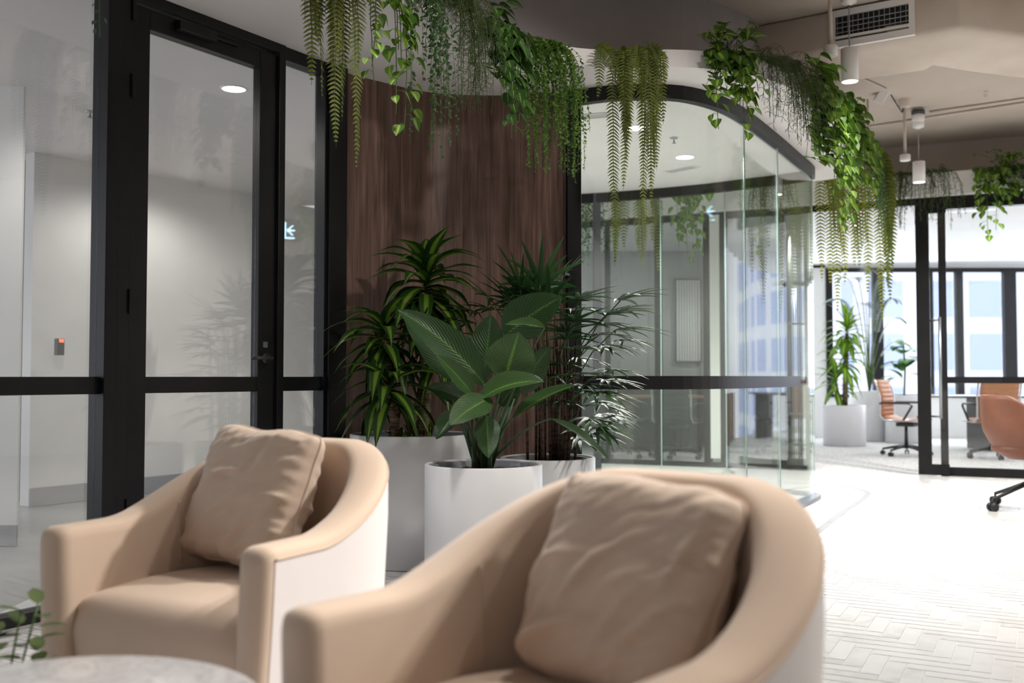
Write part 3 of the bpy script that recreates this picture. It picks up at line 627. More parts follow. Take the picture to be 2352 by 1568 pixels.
# ------------------------------------------------------------------ armchairs
def sstep(t): t = max(0, min(1, t)); return t * t * (3 - 2 * t)
def make_armchair():
    root = empty('armchair')
    hw, fy, ry = .352, -.363, .292                        # centre line half width, front, rear
    pts = []
    r = hw; cyy = ry - r * 1.12
    N = 26
    for i in range(N): pts.append((-hw, fy + (cyy - fy) * i / N))
    for i in range(41):
        a = PI - PI * i / 40; ca, sa = math.cos(a), math.sin(a)
        e = .80; pts.append((hw * math.copysign(abs(ca) ** e, ca), cyy + r * 1.12 * abs(sa) ** e))
    for i in range(1, N + 1): pts.append((hw, cyy - (cyy - fy) * i / N))
    n = len(pts); acc = [0]
    for i in range(1, n): acc.append(acc[-1] + (V(pts[i]) - V(pts[i - 1])).length)
    tot = acc[-1]
    H = []
    for s_ in acc:
        d = min(s_, tot - s_) / (tot / 2); H.append(.598 + .212 * sstep((d - .19) / .66))
    ths = [.048 + .008 * sstep(min(s_, tot - s_) / .5) for s_ in acc]       # half thickness
    cols = []
    O = []
    for i in range(n):
        t = (V(pts[min(i + 1, n - 1)]) - V(pts[max(i - 1, 0)])).normalized(); O.append(V((-t.y, t.x)))   # outward (left of travel)
    vs = []; sec_n = 0
    for i in range(n):
        h, th = H[i], ths[i]; p_ = V(pts[i]); o = O[i]; prof = []
        for z in (.03, .10, .25, .40, h - .14, h - .035): prof.append((th - .045 * (1 - min(1, z / .6)) ** 1.4, z))
        for k in range(1, 8):
            a = PI * k / 8; prof.append((th * math.copysign(abs(math.cos(a)) ** .7, math.cos(a)), h - .035 + .035 * math.sin(a) ** .7))
        for z in (h - .035, h - .14, .40, .25, .10, .03): prof.append((-th - .012 * sstep((h - z) / .3), z))
        sec_n = len(prof)
        for d, z in prof: vs.append((p_.x + o.x * d, p_.y + o.y * d, z))
    fs = [(i * sec_n + k, (i + 1) * sec_n + k, (i + 1) * sec_n + k + 1, i * sec_n + k + 1) for i in range(n - 1) for k in range(sec_n - 1)]
    # the outside is upholstered in a paler cloth than the top and the inside
    OUTN = 6
    vo = [vs[i * sec_n + k] for i in range(n) for k in range(OUTN)]
    bo = MB(); bo.add([(x + O[j // OUTN].x * .0015, y + O[j // OUTN].y * .0015, z) for j, (x, y, z) in enumerate(vo)], [(i * OUTN + k, (i + 1) * OUTN + k, (i + 1) * OUTN + k + 1, i * OUTN + k + 1) for i in range(n - 1) for k in range(OUTN - 1)], None, True)
    op = bo.build('outer_panel', M['outer'], root); op['label'] = 'paler outer cloth panel'
    # rounded front ends of the arms
    b = MB(); b.add(vs, fs, None, True)
    for end in (0, n - 1):
        base = end * sec_n; ctr = V(pts[end]); prev = None; rings = 4
        sec_v = [V(vs[base + k]) for k in range(sec_n)]; low = V((ctr.x, ctr.y, .03)); zc = .3
        ringsv = [sec_v]
        for j, (sh, out) in enumerate(((.90, .018), (.62, .030), (.0, .034))):
            ringsv.append([V((ctr.x + (q.x - ctr.x) * sh, q.y - out, (q.z - (1 - sh) * .05 if q.z > .5 else q.z))) for q in sec_v])
        for j in range(3):
            A = ringsv[j]; B = ringsv[j + 1]; o_ = b.add(A + B, [], None); k_ = sec_n
            for k in range(k_ - 1):
                f = (o_ + k, o_ + k + 1, o_ + k_ + k + 1, o_ + k_ + k); b.f.append(f if end == 0 else f[::-1]); b.sm.append(True)
    sh = b.build('frame', M['fabric'], root)
    md = sh.modifiers.new('w', 'WELD'); md.merge_threshold = .0005
    # piping along outer top edge
    pv = []
    for i in range(n):
        o = O[i]; pv.append((pts[i][0] + o.x * (ths[i] + .001), pts[i][1] + o.y * (ths[i] + .001), H[i] - .030))
    MB().tube(pv, .0028, 6).build('outer_seam', M['fabric'], root)
    # seat: rounded block that rolls over the front
    b = MB(); hwx = hw - .045; NX, NZ = 22, 34; prof = []
    yb, yf = .235, fy - .012
    for i in range(NZ + 1):
        t = i / NZ
        if t < .5: y = yb + (yf + .09 - yb) * (t / .5); z = .425 + .012 * math.sin(PI * t * 2 * .9)
        elif t < .7: a = (t - .5) / .2 * PI / 2; y = yf + .09 - .09 * math.sin(a); z = .325 + .102 * math.cos(a)
        else: y = yf + .006 * math.sin(PI * (t - .7) / .3) + .02 * (t - .7) / .3; z = .325 - (t - .7) / .3 * .29
        prof.append((y, z))
    vs = []
    for y, z in prof:
        for k in range(NX + 1):
            x = -1 + 2 * k / NX; e = 1 - abs(x) ** 6
            rr = V((y - .05, z - .25)); 
            zz = z - (.022 * (1 - e) if z > .34 else 0); yy = y + (.018 * (1 - e) if z < .40 else 0)
            X = x * hwx
            if yy > cyy: X = x * hwx * math.sqrt(max(.002, 1 - ((yy - cyy) / (ry - cyy - .03)) ** 2))
            vs.append((X, yy, zz))
    b.add(vs, [(i * (NX + 1) + k, i * (NX + 1) + k + 1, (i + 1) * (NX + 1) + k + 1, (i + 1) * (NX + 1) + k) for i in range(NZ) for k in range(NX)], None, True)
    b.build('seat', M['fabric'], root)
    # vertical seams inside, where the arm meets the back
    for i in (N + 3, n - N - 4):
        z1 = H[i] - .04; pv = []
        for k in range(9):
            z = .44 + (z1 - .44) * k / 8; d = -ths[i] - .012 * sstep((H[i] - z) / .3) - .001; pv.append((pts[i][0] + O[i].x * d, pts[i][1] + O[i].y * d, z))
        MB().tube(pv, .0028, 6).build('inner_seam', M['fabric'], root)
    # plinth
    pl = MB(); pp = [pts[i] for i in range(0, n, 3)] + [pts[-1]]
    slab('plinth', [(x * .9, y * .92) for x, y in pp], 0, .035, M['plastic'], root)
    return root
ch1 = make_armchair()
tag(ch1, 'beige tub armchair in front of the glass door, farther from the camera', 'armchair', 'beige tub armchairs')
ch1.location = (-.749, 2.869, 0); ch1.rotation_euler = (0, 0, math.radians(-27))
ch2 = copy_tree(ch1); ch2['label'] = 'beige tub armchair nearest the camera in front of the white planters'
ch2.location = (.144, 1.789, 0); ch2.rotation_euler = (0, 0, math.radians(-42))

def make_pillow(seed, S=.208, asp=1.07):
    root = empty('scatter_cushion'); r2 = random.Random(seed); N = 64; vs = []; b = MB()
    creases = [(r2.uniform(-1, 1), r2.uniform(-1, 1), r2.gauss(.55, .35), r2.uniform(.25, .6), r2.uniform(-.8, 1.2)) for _ in range(26)]
    def corner(x, y):
        c = 1 - .085 * abs(x * y) ** 5; wv = .012 * noise.noise(V((x * 2.2, y * 2.2, seed * 3.1)))
        return (x * S * asp * c * (1 - .035 * (1 - y * y) * abs(x)) + wv, y * S * c * (1 - .035 * (1 - x * x) * abs(y)) + wv)
    def h(x, y, sgn):
        e = max(0, (1 - abs(x) ** 3)) ** .5 * max(0, (1 - abs(y) ** 3)) ** .5
        t = .088 * e ** .8
        g = 0
        for cx, cy, a, w_, am in creases:
            dx, dy = x - cx, y - cy; p_ = dx * math.cos(a) + dy * math.sin(a); q = -dx * math.sin(a) + dy * math.cos(a) + .25 * p_ * p_
            g += am * .011 * math.exp(-(q / .06) ** 2) * math.exp(-(p_ / w_) ** 2)
        edge = 1 - min(1, (1 - max(abs(x), abs(y))) / .35)
        # gathered creases at the side seams
        g += .010 * edge * noise.noise(V(((x if abs(x) > abs(y) else x * 9), (y * 9 if abs(x) > abs(y) else y), seed)))
        g += .010 * noise.noise(V((x * 1.6 + seed, y * 1.6, sgn)))
        p_, q = x * .85 + y * .53, -x * .53 + y * .85
        g += .006 * (abs(noise.noise(V((p_ * 1.5 + seed, q * 5.5, sgn + 4)))) - .25) + .003 * noise.noise(V((p_ * 4, q * 13, seed)))
        return t + g * min(1, e * 2.2)
    for sgn in (1, -1):
        vs = []
        for i in range(N + 1):
            for j in range(N + 1):
                x, y = -1 + 2 * i / N, -1 + 2 * j / N
                pinch = 1 - .07 * (1 - abs(x * y)) * (abs(x) ** 4 + abs(y) ** 4) * .9
                X, Y = corner(x, y)
                vs.append((X, sgn * -h(x, y, sgn), Y + S))
        fs = [(i * (N + 1) + j, (i + 1) * (N + 1) + j, (i + 1) * (N + 1) + j + 1, i * (N + 1) + j + 1) for i in range(N) for j in range(N)]
        b.add(vs, fs if sgn == 1 else [f[::-1] for f in fs], None, True)
    b.build('cover', M['pillow'], root)
    pv = []
    for k in range(129):
        a = k / 128 * 4; s_ = int(a) % 4; t = (a - int(a)) * 2 - 1
        x, y = ((t, -1), (1, t), (-t, 1), (-1, -t))[s_]
        q = corner(x, y); pv.append((q[0], 0, q[1] + S))
    MB().tube(pv, .004, 6, cap=False).build('piping', M['pillow'], root)
    return root
def put_in(ch, o, lx, ly, lz, rx, ry, rz):
    m = Matrix.Translation(ch.location) @ Matrix.Rotation(ch.rotation_euler.z, 4, 'Z') @ Matrix.Translation((lx, ly, lz)) @ Matrix.Rotation(rz, 4, 'Z') @ Matrix.Rotation(rx, 4, 'X') @ Matrix.Rotation(ry, 4, 'Y')
    o.matrix_world = m
p1 = make_pillow(3); tag(p1, 'crumpled beige cushion leaning in the farther armchair', 'cushion', 'beige scatter cushions'); put_in(ch1, p1, -.09, .01, .455, -.38, .04, -.12)
p2 = make_pillow(11, .205, 1.0); tag(p2, 'crumpled beige cushion leaning in the armchair nearest the camera', 'cushion', 'beige scatter cushions'); put_in(ch2, p2, -.01, .02, .43, -.42, .06, .0)

# ------------------------------------------------------------------ marble table
tb = thing('coffee_table', 'round grey marble coffee table in the lower left corner', 'table', (-.777, 1.63, 0)); R = .37
MB().lathe([(.001, .42), (R - .012, .42), (R - .004, .424), (R, .432), (R, .44), (R - .005, .448), (R - .014, .45), (.001, .45)], 96).build('tabletop', M['marble'], tb)
MB().tube([(0, 0, .02), (0, 0, .42)], .03, 24).build('column', M['plastic'], tb); MB().lathe([(.001, .016), (.20, .014), (.21, .006), (.21, 0), (.001, 0)], 48).build('base', M['plastic'], tb)

# ------------------------------------------------------------------ leaves
def leaf(mb, base, d, up, L, Wd, segs=6, prof=None, droop=1.0, fold=.15, r=None, cross=1, curl=0, wave=0):
    """a leaf strip along d, its face along up; droop turns it towards the ground"""
    d = V(d).normalized(); up = V(up); side = d.cross(up)
    if side.length < 1e-4: side = d.cross(V((1, .3, 0)))
    side.normalize(); p_ = V(base); k = rnd.random() if r is None else r; vs = []; at = []; step = L / segs
    nv = 2 * cross + 1
    for i in range(segs + 1):
        t = i / segs; wd = Wd * (prof(t) if prof else math.sin(PI * min(1, t * .97 + .03)) ** .8) / 2; n_ = side.cross(d).normalized()
        wv = wave * math.sin(t * 11 + k * 9)
        for j in range(-cross, cross + 1):
            q = j / cross; vs.append(p_ + side * (wd * q) + n_ * (abs(q) ** 1.4 * fold * wd + wv * abs(q) * wd)); at.append((q, t, k))
        dd = droop / segs; d = (d + V((0, 0, -1)) * dd + n_ * curl / segs).normalized(); side = (side - d * side.dot(d)).normalized(); p_ = p_ + d * step
    fs = [(i * nv + j, i * nv + j + 1, (i + 1) * nv + j + 1, (i + 1) * nv + j) for i in range(segs) for j in range(nv - 1)]
    mb.add(vs, fs, at, True); return p_
def lance(t): return max(.02, (math.sin(PI * min(1, t ** .75))) ** .7) if t < 1 else .01
def strap(t): return max(.02, min(1, t * 4 + .35) * (1 - t ** 3.2))
def paddle(t): return max(.015, (min(1, (t + .02) * 3.2)) ** .6 * (1 - t ** 2.6) ** .8) if t < 1 else .01
def heart(t):
    a = (.5, .93, 1.0, .93, .78, .55, .26, .02); f = min(6.999, t * 7); i = int(f); return a[i] + (a[i + 1] - a[i]) * (f - i)
def drac(t): return max(.02, (.45 + .55 * math.sin(PI * min(1, t * 1.1) ** .9)) * (1 - t ** 4))
def rand_dir(a0=0, a1=2 * PI, e0=-.2, e1=.8):
    a = rnd.uniform(a0, a1); e = rnd.uniform(e0, e1); return V((math.cos(a) * math.cos(e), math.sin(a) * math.cos(e), math.sin(e)))

def rosette(fol, c, n, L, Wd, e0=-.5, e1=1.4, droop=1.6, m=None, spread=.10):
    for i in range(n):
        f = i / n; a = i * 2.4 + rnd.uniform(-.25, .25); e = e0 + (e1 - e0) * f + rnd.uniform(-.1, .1)
        d = V((math.cos(a) * math.cos(e), math.sin(a) * math.cos(e), math.sin(e)))
        l = L * rnd.uniform(.75, 1.1) * (1 - .25 * max(0, f - .6)); 
        base = V(c) + V((0, 0, spread * (f - .5)))
        leaf(fol, base, d, (0, 0, 1), l, Wd * rnd.uniform(.85, 1.1), 10, drac, droop * rnd.uniform(.6, 1.25) * (1 - .3 * f), .28, cross=2, wave=.12)

def planter(root, r, h, rim=True):
    o = MB().lathe([(.001, 0), (r - .01, 0), (r, .008), (r, h - .004), (r - .004, h), (r - .014, h), (r - .02, h - .003), (r - .02, h - .02)], 96).build('pot', M['pot'], root)
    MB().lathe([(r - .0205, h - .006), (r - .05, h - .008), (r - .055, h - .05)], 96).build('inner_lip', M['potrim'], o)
    b = MB(); n = 40; vs = [(0, 0, h - .02)]
    b = MB()
    for i in range(9):
        for k in range(n):
            rr = (r - .05) * i / 8; a = 2 * PI * k / n; b.v.append((rr * math.cos(a), rr * math.sin(a), h - .035 + .012 * noise.noise(V((rr * 30 * math.cos(a), rr * 30 * math.sin(a), 2))))); b.a.append((0, 0, 0))
    for i in range(8):
        for k in range(n): b.f.append((i * n + k, i * n + (k + 1) % n, (i + 1) * n + (k + 1) % n, (i + 1) * n + k)); b.sm.append(False)
    b.build('soil', M['soil'], root)

# --- dracaena in the tall rear planter
YD = 5.48
pd = thing('potted_dracaena', 'tall striped dracaena in a white cylinder planter against the walnut wall', 'potted plant', (P(945, 995, YD).x, YD, 0))
planter(pd, .335, .69)
def loc(root, u, v, Y): return P(u, v, Y) - root.location
fol = MB(); can = MB()
c1 = loc(pd, 978, 665, YD - .02); c2 = loc(pd, 885, 780, YD - .12); c3 = loc(pd, 893, 893, YD - .18); c4 = loc(pd, 1010, 800, YD + .03)
def cane(a, b_, r0, r1):
    a = V(a); b_ = V(b_); pp = []; rr = []
    for i in range(25):
        t = i / 24; pp.append(a.lerp(b_, t) + V((.012 * math.sin(t * 5), .01 * math.cos(t * 4), 0))); rr.append((r0 + (r1 - r0) * t) * (1 + (.10 if i % 2 else -.04)))
    can.tube(pp, rr, 12)
cane((.06, 0, .65), c1 + V((0, 0, -.02)), .030, .027); cane((-.03, .02, .65), c4 + V((-.05, 0, -.1)), .034, .024)
cane((-.09, -.08, .65), c2 + V((.02, 0, 0)), .026, .018); cane((-.08, -.12, .65), c3, .024, .018)
rosette(fol, c1, 56, .42, .092, -.6, 1.15, 1.9, spread=.26); rosette(fol, c2, 32, .40, .086, -.4, 1.1, 2.1, spread=.14); rosette(fol, c3, 28, .40, .086, -.3, 1.1, 2.2, spread=.12)
rosette(fol, c4, 26, .38, .07, -.6, 1.0, 2.0, spread=.14)
for i in range(16): leaf(fol, (rnd.uniform(-.08, .14), -.1 + rnd.uniform(-.05, .1), .66), rand_dir(0, 2 * PI, .5, 1.3), (0, 0, 1), rnd.uniform(.08, .17), .025, 5, lance, 1.2)
fol.build('foliage', M['l_drac'], pd); can.build('trunk', M['cane'], pd)

# --- peace lily in the front planter
YL = 4.62
plt = thing('potted_peace_lily', 'broad-leaved peace lily in the white planter nearest the armchairs', 'potted plant', (P(1111, 1066, YL).x, YL, 0))
planter(plt, .272, .60)
fol = MB(); pet = MB()
def lily(bu, bv, tu, tv, wpx, dy0, dy1, face, droop=.0, fold=.25, r=.5):
    a = loc(plt, bu, bv, YL + dy0); c = loc(plt, tu, tv, YL + dy1); d = c - a; L = d.length; 
    leaf(fol, a, d + V((0, 0, droop * L * .5)), face, L * (1 + .05 * abs(droop)), wpx * YL / FPX, 12, paddle, droop, fold, r, cross=3, wave=.05)
    root_ = V((rnd.uniform(-.05, .05), rnd.uniform(-.05, .05), .56)); mid = root_.lerp(a, .55) + V((0, 0, .08)); ps = []
    for i in range(11):
        t = i / 10; ps.append(root_ * (1 - t) ** 2 + mid * 2 * t * (1 - t) + a * t * t)
    pet.tube(ps, [.008 - .004 * i / 10 for i in range(11)], 6)
F = (0, -1, .25)
lily(1160, 868, 1192, 762, 128, -.10, -.16, (.15, -1, .35), 0, .1, .95)
lily(1112, 862, 1128, 722, 104, .05, .05, (-.2, -1, .3), 0, .2, .35)
lily(1160, 770, 1288, 680, 112, .02, .02, (.3, -.8, .6), .3, .25, .15)
lily(1112, 882, 925, 706, 88, -.05, -.05, (.5, -.7, -.4), .55, .35, .3)
lily(1050, 870, 935, 728, 84, .08, .05, (.4, -.8, -.3), .5, .3, .1)
lily(1085, 905, 1005, 815, 52, -.12, -.2, (.5, -.7, .1), .3, .4, .7)
lily(1105, 915, 1245, 868, 66, -.14, -.22, (.1, -.6, .8), .7, .5, 1)
lily(1125, 915, 1035, 975, 84, -.16, -.30, (-.2, -.8, .6), .4, .15, .75)
lily(1118, 955, 1122, 1052, 60, -.18, -.26, (0, -1, .2), .1, .2, .4)
lily(1050, 945, 1003, 1008, 62, -.05, -.1, (-.4, -.7, .5), .4, .2, .1)
lily(1180, 960, 1318, 880, 48, -.15, -.2, (-.3, -.5, .8), .5, .45, .7)
lily(1265, 962, 1398, 1056, 36, -.10, -.2, (.3, -.4, .9), .4, .5, .3)
lily(1250, 752, 1160, 745, 46, -.10, -.1, (0, -.5, .9), .2, .5, .95)
lily(1190, 900, 1262, 795, 74, .02, .02, (.5, -.8, .3), .3, .3, .2)
lily(1080, 860, 1030, 780, 70, .10, .1, (.2, -.9, .2), .3, .3, .1)
lily(1150, 930, 1195, 870, 60, .0, -.05, (.2, -.9, .4), .3, .3, .5)
lily(1080, 930, 985, 885, 60, .05, .0, (-.2, -.7, .6), .6, .3, .2)
for i in range(20):
    a = rnd.uniform(0, 2 * PI); root_ = V((.03 * math.cos(a), .03 * math.sin(a), .56)); pet.tube([root_, root_ * 1.0 + V((.05 * math.cos(a), .05 * math.sin(a), .16)), root_ + V((.12 * math.cos(a), .10 * math.sin(a), .34))], [.011, .008, .004], 6)
fol.build('foliage', M['l_lily'], plt); pet.build('stems', M['gstem'], plt)

# --- lady palm in the right planter
YP = 5.25
pp_ = thing('potted_lady_palm', 'bushy lady palm in the white planter beside the curved glass', 'potted plant', (P(1258, 1046, YP).x, YP, 0))
planter(pp_, .25, .58)
fol = MB(); can = MB(); pet = MB()
def fan(c, d, n=8, L=.26, Wd=.024, drp=.9):
    d = V(d).normalized(); s_ = d.cross(V((0, 0, 1))).normalized(); up = s_.cross(d)
    for i in range(n):
        a = (-1 + 2 * i / (n - 1)) * 1.35 + rnd.uniform(-.08, .08); dd = d * math.cos(a) + s_ * math.sin(a) + up * .15
        leaf(fol, c, dd, up, L * rnd.uniform(.8, 1.1) * (1 - .15 * abs(a)), Wd, 6, strap, drp * rnd.uniform(.5, 1.3), .3)
fans = [(1240, 655, -.02, 1.2), (1195, 665, .0, 1.1), (1290, 640, .1, .8), (1330, 690, 0, .4), (1390, 725, -.1, .2), (1425, 690, -.05, .3), (1375, 770, -.15, 0), (1400, 850, -.15, -.1), (1330, 860, -.2, .0), (1370, 900, -.22, -.2),
        (1355, 960, -.2, -.3), (1340, 985, -.12, -.3), (1300, 780, -.15, .3), (1260, 700, -.1, .7), (1180, 700, .05, .7), (1130, 690, .1, .6), (1410, 760, 0, .1), (1350, 800, .05, 0), (1290, 900, -.2, .1), (1225, 690, .1, .9), (1100, 720, .12, .3), (1320, 740, -.18, .4), (1280, 840, -.1, .1), (1380, 930, 0, -.2)]
for (u, v, dy, e) in fans:
    c = loc(pp_, u, v, YP + dy); a = math.atan2((dy - .0) * 1.2 - .12, (u - 1262) / 435. + rnd.uniform(-.05, .05)); d = V((math.cos(a) * math.cos(e), math.sin(a) * math.cos(e), math.sin(e)))
    fan(c, d, rnd.choice((7, 8, 9)), rnd.uniform(.22, .32), .027, .5)
    fan(c + V((rnd.uniform(-.05, .05), .06, -.05)), d + V((rnd.uniform(-.5, .5), rnd.uniform(-.6, .2), -.1)), 8, rnd.uniform(.2, .28), .025, .6)
    st_ = V((max(-.12, min(.16, c.x * .35)), c.y * .4, min(c.z - .08, rnd.uniform(.85, 1.1)))); pet.tube([st_, st_.lerp(c, .5) + V((0, 0, .04)), c], .0035, 5)
for i in range(26):
    a = rnd.uniform(0, 2 * PI); r_ = rnd.uniform(.01, .17); x, y = r_ * math.cos(a), r_ * math.sin(a)
    h = rnd.uniform(1.0, 1.4); can.tube([(x, y, .53), (x * 1.1 + rnd.uniform(-.01, .01), y, .8), (x * 1.25 + rnd.uniform(-.03, .03), y * 1.2, h)], [.008, .007, .004], 7)
fol.build('foliage', M['l_palm'], pp_); can.build('canes', M['rcane'], pp_); pet.build('stems', M['stem'], pp_)

# ------------------------------------------------------------------ hanging plants
def drop(p0, out, L, n=14, jit=.012, reach=.12):
    """strand path: leaves the ledge outwards, then falls"""
    p_ = V(p0); pts = [p_.copy()]; d = (V(out) * 1.0 + V((0, 0, .05))).normalized(); st_ = L / n; tang = V((rnd.uniform(-1, 1), rnd.uniform(-1, 1), 0))
    for i in range(n):
        g = .55 if i * st_ < reach else 1.2
        d = (d + V((0, 0, -1)) * g * (st_ / .05) * .5 + tang * rnd.uniform(-1, 1) * jit * 10).normalized(); p_ = p_ + d * st_; pts.append(p_.copy())
    return pts
def along(pts, t):
    f = t * (len(pts) - 1); i = min(int(f), len(pts) - 2); return pts[i].lerp(pts[i + 1], f - i), (pts[i + 1] - pts[i]).normalized()
def hang_base(u, Y, side=None):
    """a point of the fascia edge that the camera sees at picture column u, near depth Y"""
    i = min(range(1, len(fas) - 1), key=lambda k: abs(uof(fas[k]) - u) / 60 + abs(fas[k][1] - Y) * 1.2 + (99 if fas[k][1] < 1 else 0))
    a = V(fas[i - 1]); c = V(fas[i + 1]); t = (c - a).normalized(); n_ = V((t.y, -t.x))
    return V((fas[i][0], fas[i][1], Z2)), V((t.x, t.y, 0)), V((n_.x, n_.y, 0))
def start(b0, t, n_, width): return b0 + t * rnd.uniform(-width, width) - n_ * rnd.uniform(0, .05) + V((0, 0, .012))
def hp(name, label, b0, group='plants hanging from the soffit edge'): return thing(name, label, 'hanging plant', b0, 0, group)
def fern(label, u, Y, lens, width, pin=.058, spread=.6, base=None, m='l_fern', dens=1.0, turn=.9, toward=None):
    b0, t, n_ = base or hang_base(u, Y); o = hp('hanging_fern', label, b0); fo = MB(); stm = MB(); O = V((0, 0, 0))
    for L in lens:
        s0 = start(O, t, n_, width); out = n_ + t * rnd.uniform(-spread, spread)
        pts = drop(s0, out, L, 20, .011, .18); stm.tube(pts, [.0028 * (1 - .7 * i / 20) for i in range(21)], 5)
        face = ((V(toward) + t * rnd.uniform(-.5, .5)) if toward else (n_ + t * rnd.uniform(-turn, turn))).normalized(); N = int(L / .0200 * dens); k = rnd.random()
        for i in range(N):
            f = .06 + .93 * i / N; q, d = along(pts, f); s_ = d.cross(face).normalized(); pl = pin * min(1, (f + .05) * 4) * (1 - ((f - .1) / .92) ** 3 if f > .1 else 1)
            for sg in (-1, 1):
                leaf(fo, q, s_ * sg * 1.0 + d * .30 + face * rnd.uniform(-.15, .3), face, max(.008, pl * rnd.uniform(.9, 1.08)), 0.0092 / dens, 3, lambda x: (.9, 1, .7, .1)[int(round(x * 3))], .5, .1, min(1, max(0, k + rnd.uniform(-.2, .2))))
    fo.build('fronds', M[m], o); stm.build('stems', M['dstem'], o); return o
def vine(name, label, u, Y, lens, width, size, mk='l_pothos', prof=heart, gap=.045, spread=.5, cluster=0, base=None, smk='stem', jit=.02, lw=.9, bush=.12, down=.14):
    b0, t, n_ = base or hang_base(u, Y); o = hp(name, label, b0); fo = MB(); stm = MB(); O = V((0, 0, 0))
    for L in lens:
        s0 = start(O, t, n_, width); pts = drop(s0, n_ + t * rnd.uniform(-spread, spread), L, 14, jit, .10); stm.tube(pts, .0022, 5, rnd_=.3)
        for i in range(max(2, int(L / gap))):
            f = (i + rnd.random() * .6) * gap / L
            if f > 1: break
            q, d = along(pts, f); a = rnd.uniform(-1.5, 1.5); ax = n_ * math.cos(a) + t * math.sin(a) * 1.2
            p2 = q + ax * size * .45 + V((0, 0, -size * .1)); sz = size * rnd.uniform(.65, 1.15) * (1 - .3 * f)
            if size > .04: stm.tube([q, q.lerp(p2, .6) + V((0, 0, .008)), p2], .0013, 4)
            leaf(fo, p2, ax * .6 + V((0, 0, -.9)) + t * rnd.uniform(-.6, .6), (ax + V((0, 0, .5)) + t * rnd.uniform(-.5, .5)), sz, sz * lw, 7, prof, .3, rnd.uniform(.1, .4), rnd.random(), 2 if size > .04 else 1)
    for i in range(cluster):
        q = O + t * rnd.uniform(-width, width) * 1.1 + n_ * rnd.uniform(-.02, .11) + V((0, 0, rnd.uniform(-down, bush))); ax = (n_ + t * rnd.uniform(-1.2, 1.2) + V((0, 0, rnd.uniform(-.6, .8)))).normalized(); sz = size * rnd.uniform(.7, 1.1)
        if size > .04: stm.tube([O + t * rnd.uniform(-width, width) * .6, q], .0016, 4)
        leaf(fo, q, ax + V((0, 0, -.5)), ax + V((0, 0, .9)), sz, sz * lw, 7, prof, .6, rnd.uniform(.1, .35), rnd.random(), 2)
    fo.build('leaves', M[mk], o); stm.build('stems', M[smk], o); return o
def oval(x): return (.35, .9, 1, .6, .05)[min(4, int(round(x * 4)))]
def tiny(name, label, u, Y, n, Ls, width, mk, size=.018, gap=.013, spread=.8, base=None, smk='stem', up=0):
    b0, t, n_ = base or hang_base(u, Y); o = hp(name, label, b0); fo = MB(); stm = MB(); O = V((0, 0, up))
    for j in range(n):
        L = rnd.uniform(*Ls) if j > 3 else Ls[1] * rnd.uniform(.92, 1.04); s0 = start(O, t, n_, width); pts = drop(s0, n_ * rnd.uniform(.3, 1) + t * rnd.uniform(-spread, spread), L, 12, .014, .10)
        stm.tube(pts, .0011, 4); k = rnd.random()
        for i in range(int(L / gap)):
            q, d = along(pts, min(.999, (i + .5) * gap / L)); ax = rand_dir(e0=-.8, e1=.4); s_ = size * rnd.uniform(.7, 1.2) * (1 if i * gap / L < .8 else .7)
            leaf(fo, q + ax * size * .15, ax + V((0, 0, -.3)), rand_dir(e0=.2, e1=1.4), s_, s_ * .75, 4, oval, .3, .15, min(1, max(0, k + rnd.uniform(-.35, .35))))
    fo.build('leaves', M[mk], o); stm.build('stems', M[smk], o); return o
def wispy(label, u, Y, n, Ls, width, base=None, spread=.9, mk='l_wisp', r0=.0013):
    b0, t, n_ = base or hang_base(u, Y); o = hp('hanging_moss', label, b0); fo = MB(); O = V((0, 0, 0))
    for j in range(n):
        L = rnd.uniform(*Ls); s0 = start(O, t, n_, width); pts = drop(s0, n_ * rnd.uniform(.2, 1.2) + t * rnd.uniform(-spread, spread) + V((0, 0, rnd.uniform(0, .5))), L, 12, .03, .10); k = rnd.random()
        fo.tube(pts, r0, 3, False, k)
        for i in range(int(L / .022)):
            q, d = along(pts, min(.999, i * .022 / L)); ax = rand_dir(e0=-1.2, e1=-.1); l = rnd.uniform(.02, .05)
            e_ = q + ax * l; fo.tube([q, e_], r0 * .8, 3, False, min(1, k + .3)); fo.tube([q.lerp(e_, .5), q.lerp(e_, .5) + rand_dir(e0=-1.2, e1=.2) * l * .5], r0 * .7, 3, False, min(1, k + .5))
    fo.build('twigs', M['l_wisp' if mk is None else mk], o); return o

def rr(a, b_, n): return [rnd.uniform(a, b_) for _ in range(n)]
vine('hanging_vine', 'thin trailing vine tip hanging at the top left in front of the large pane', 170, 3.15, [.80], .01, .03, 'l_string', oval, .022, .1, jit=.004, lw=.8)
fern('yellow-green fern frond cut by the top left corner of the picture', -10, 2.75, [.66, .6], .03, .05)
wispy('sparse wispy twigs hanging above the glass door', 560, 3.75, 9, (.50, .68), .22, spread=.3)
fern('large yellow-green fern hanging in front of the door side pane', 706, 4.05, [1.12, 1.02, .72, .66, .62, .8, .74, .55, .6, .5, .68, .85, .9], .13, .060, .5)
vine('hanging_pothos', 'pothos with heart leaves right beside the left fern', 838, 4.3, [.86, .8, .62, .5, .55, .7, .45], .10, .085, cluster=26, spread=.25, down=.2)
tiny('hanging_button_vine', 'dark small-leaved vine trailing in strings before the walnut wall', 955, 4.5, 22, (.35, .92), .09, 'l_string', .024, .016, .35)
wispy('fine wispy moss plant hanging before the walnut wall', 1035, 4.72, 75, (.35, .72), .09, spread=.35)
vine('hanging_arrowhead_vine', 'arrowhead vine with pale-veined leaves in front of the walnut wall', 1140, 5.0, [.74, .66, .6, .5, .56, .45, .4, .5], .10, .10, 'l_syn', heart, .04, .3, cluster=60, lw=.78, down=.3)
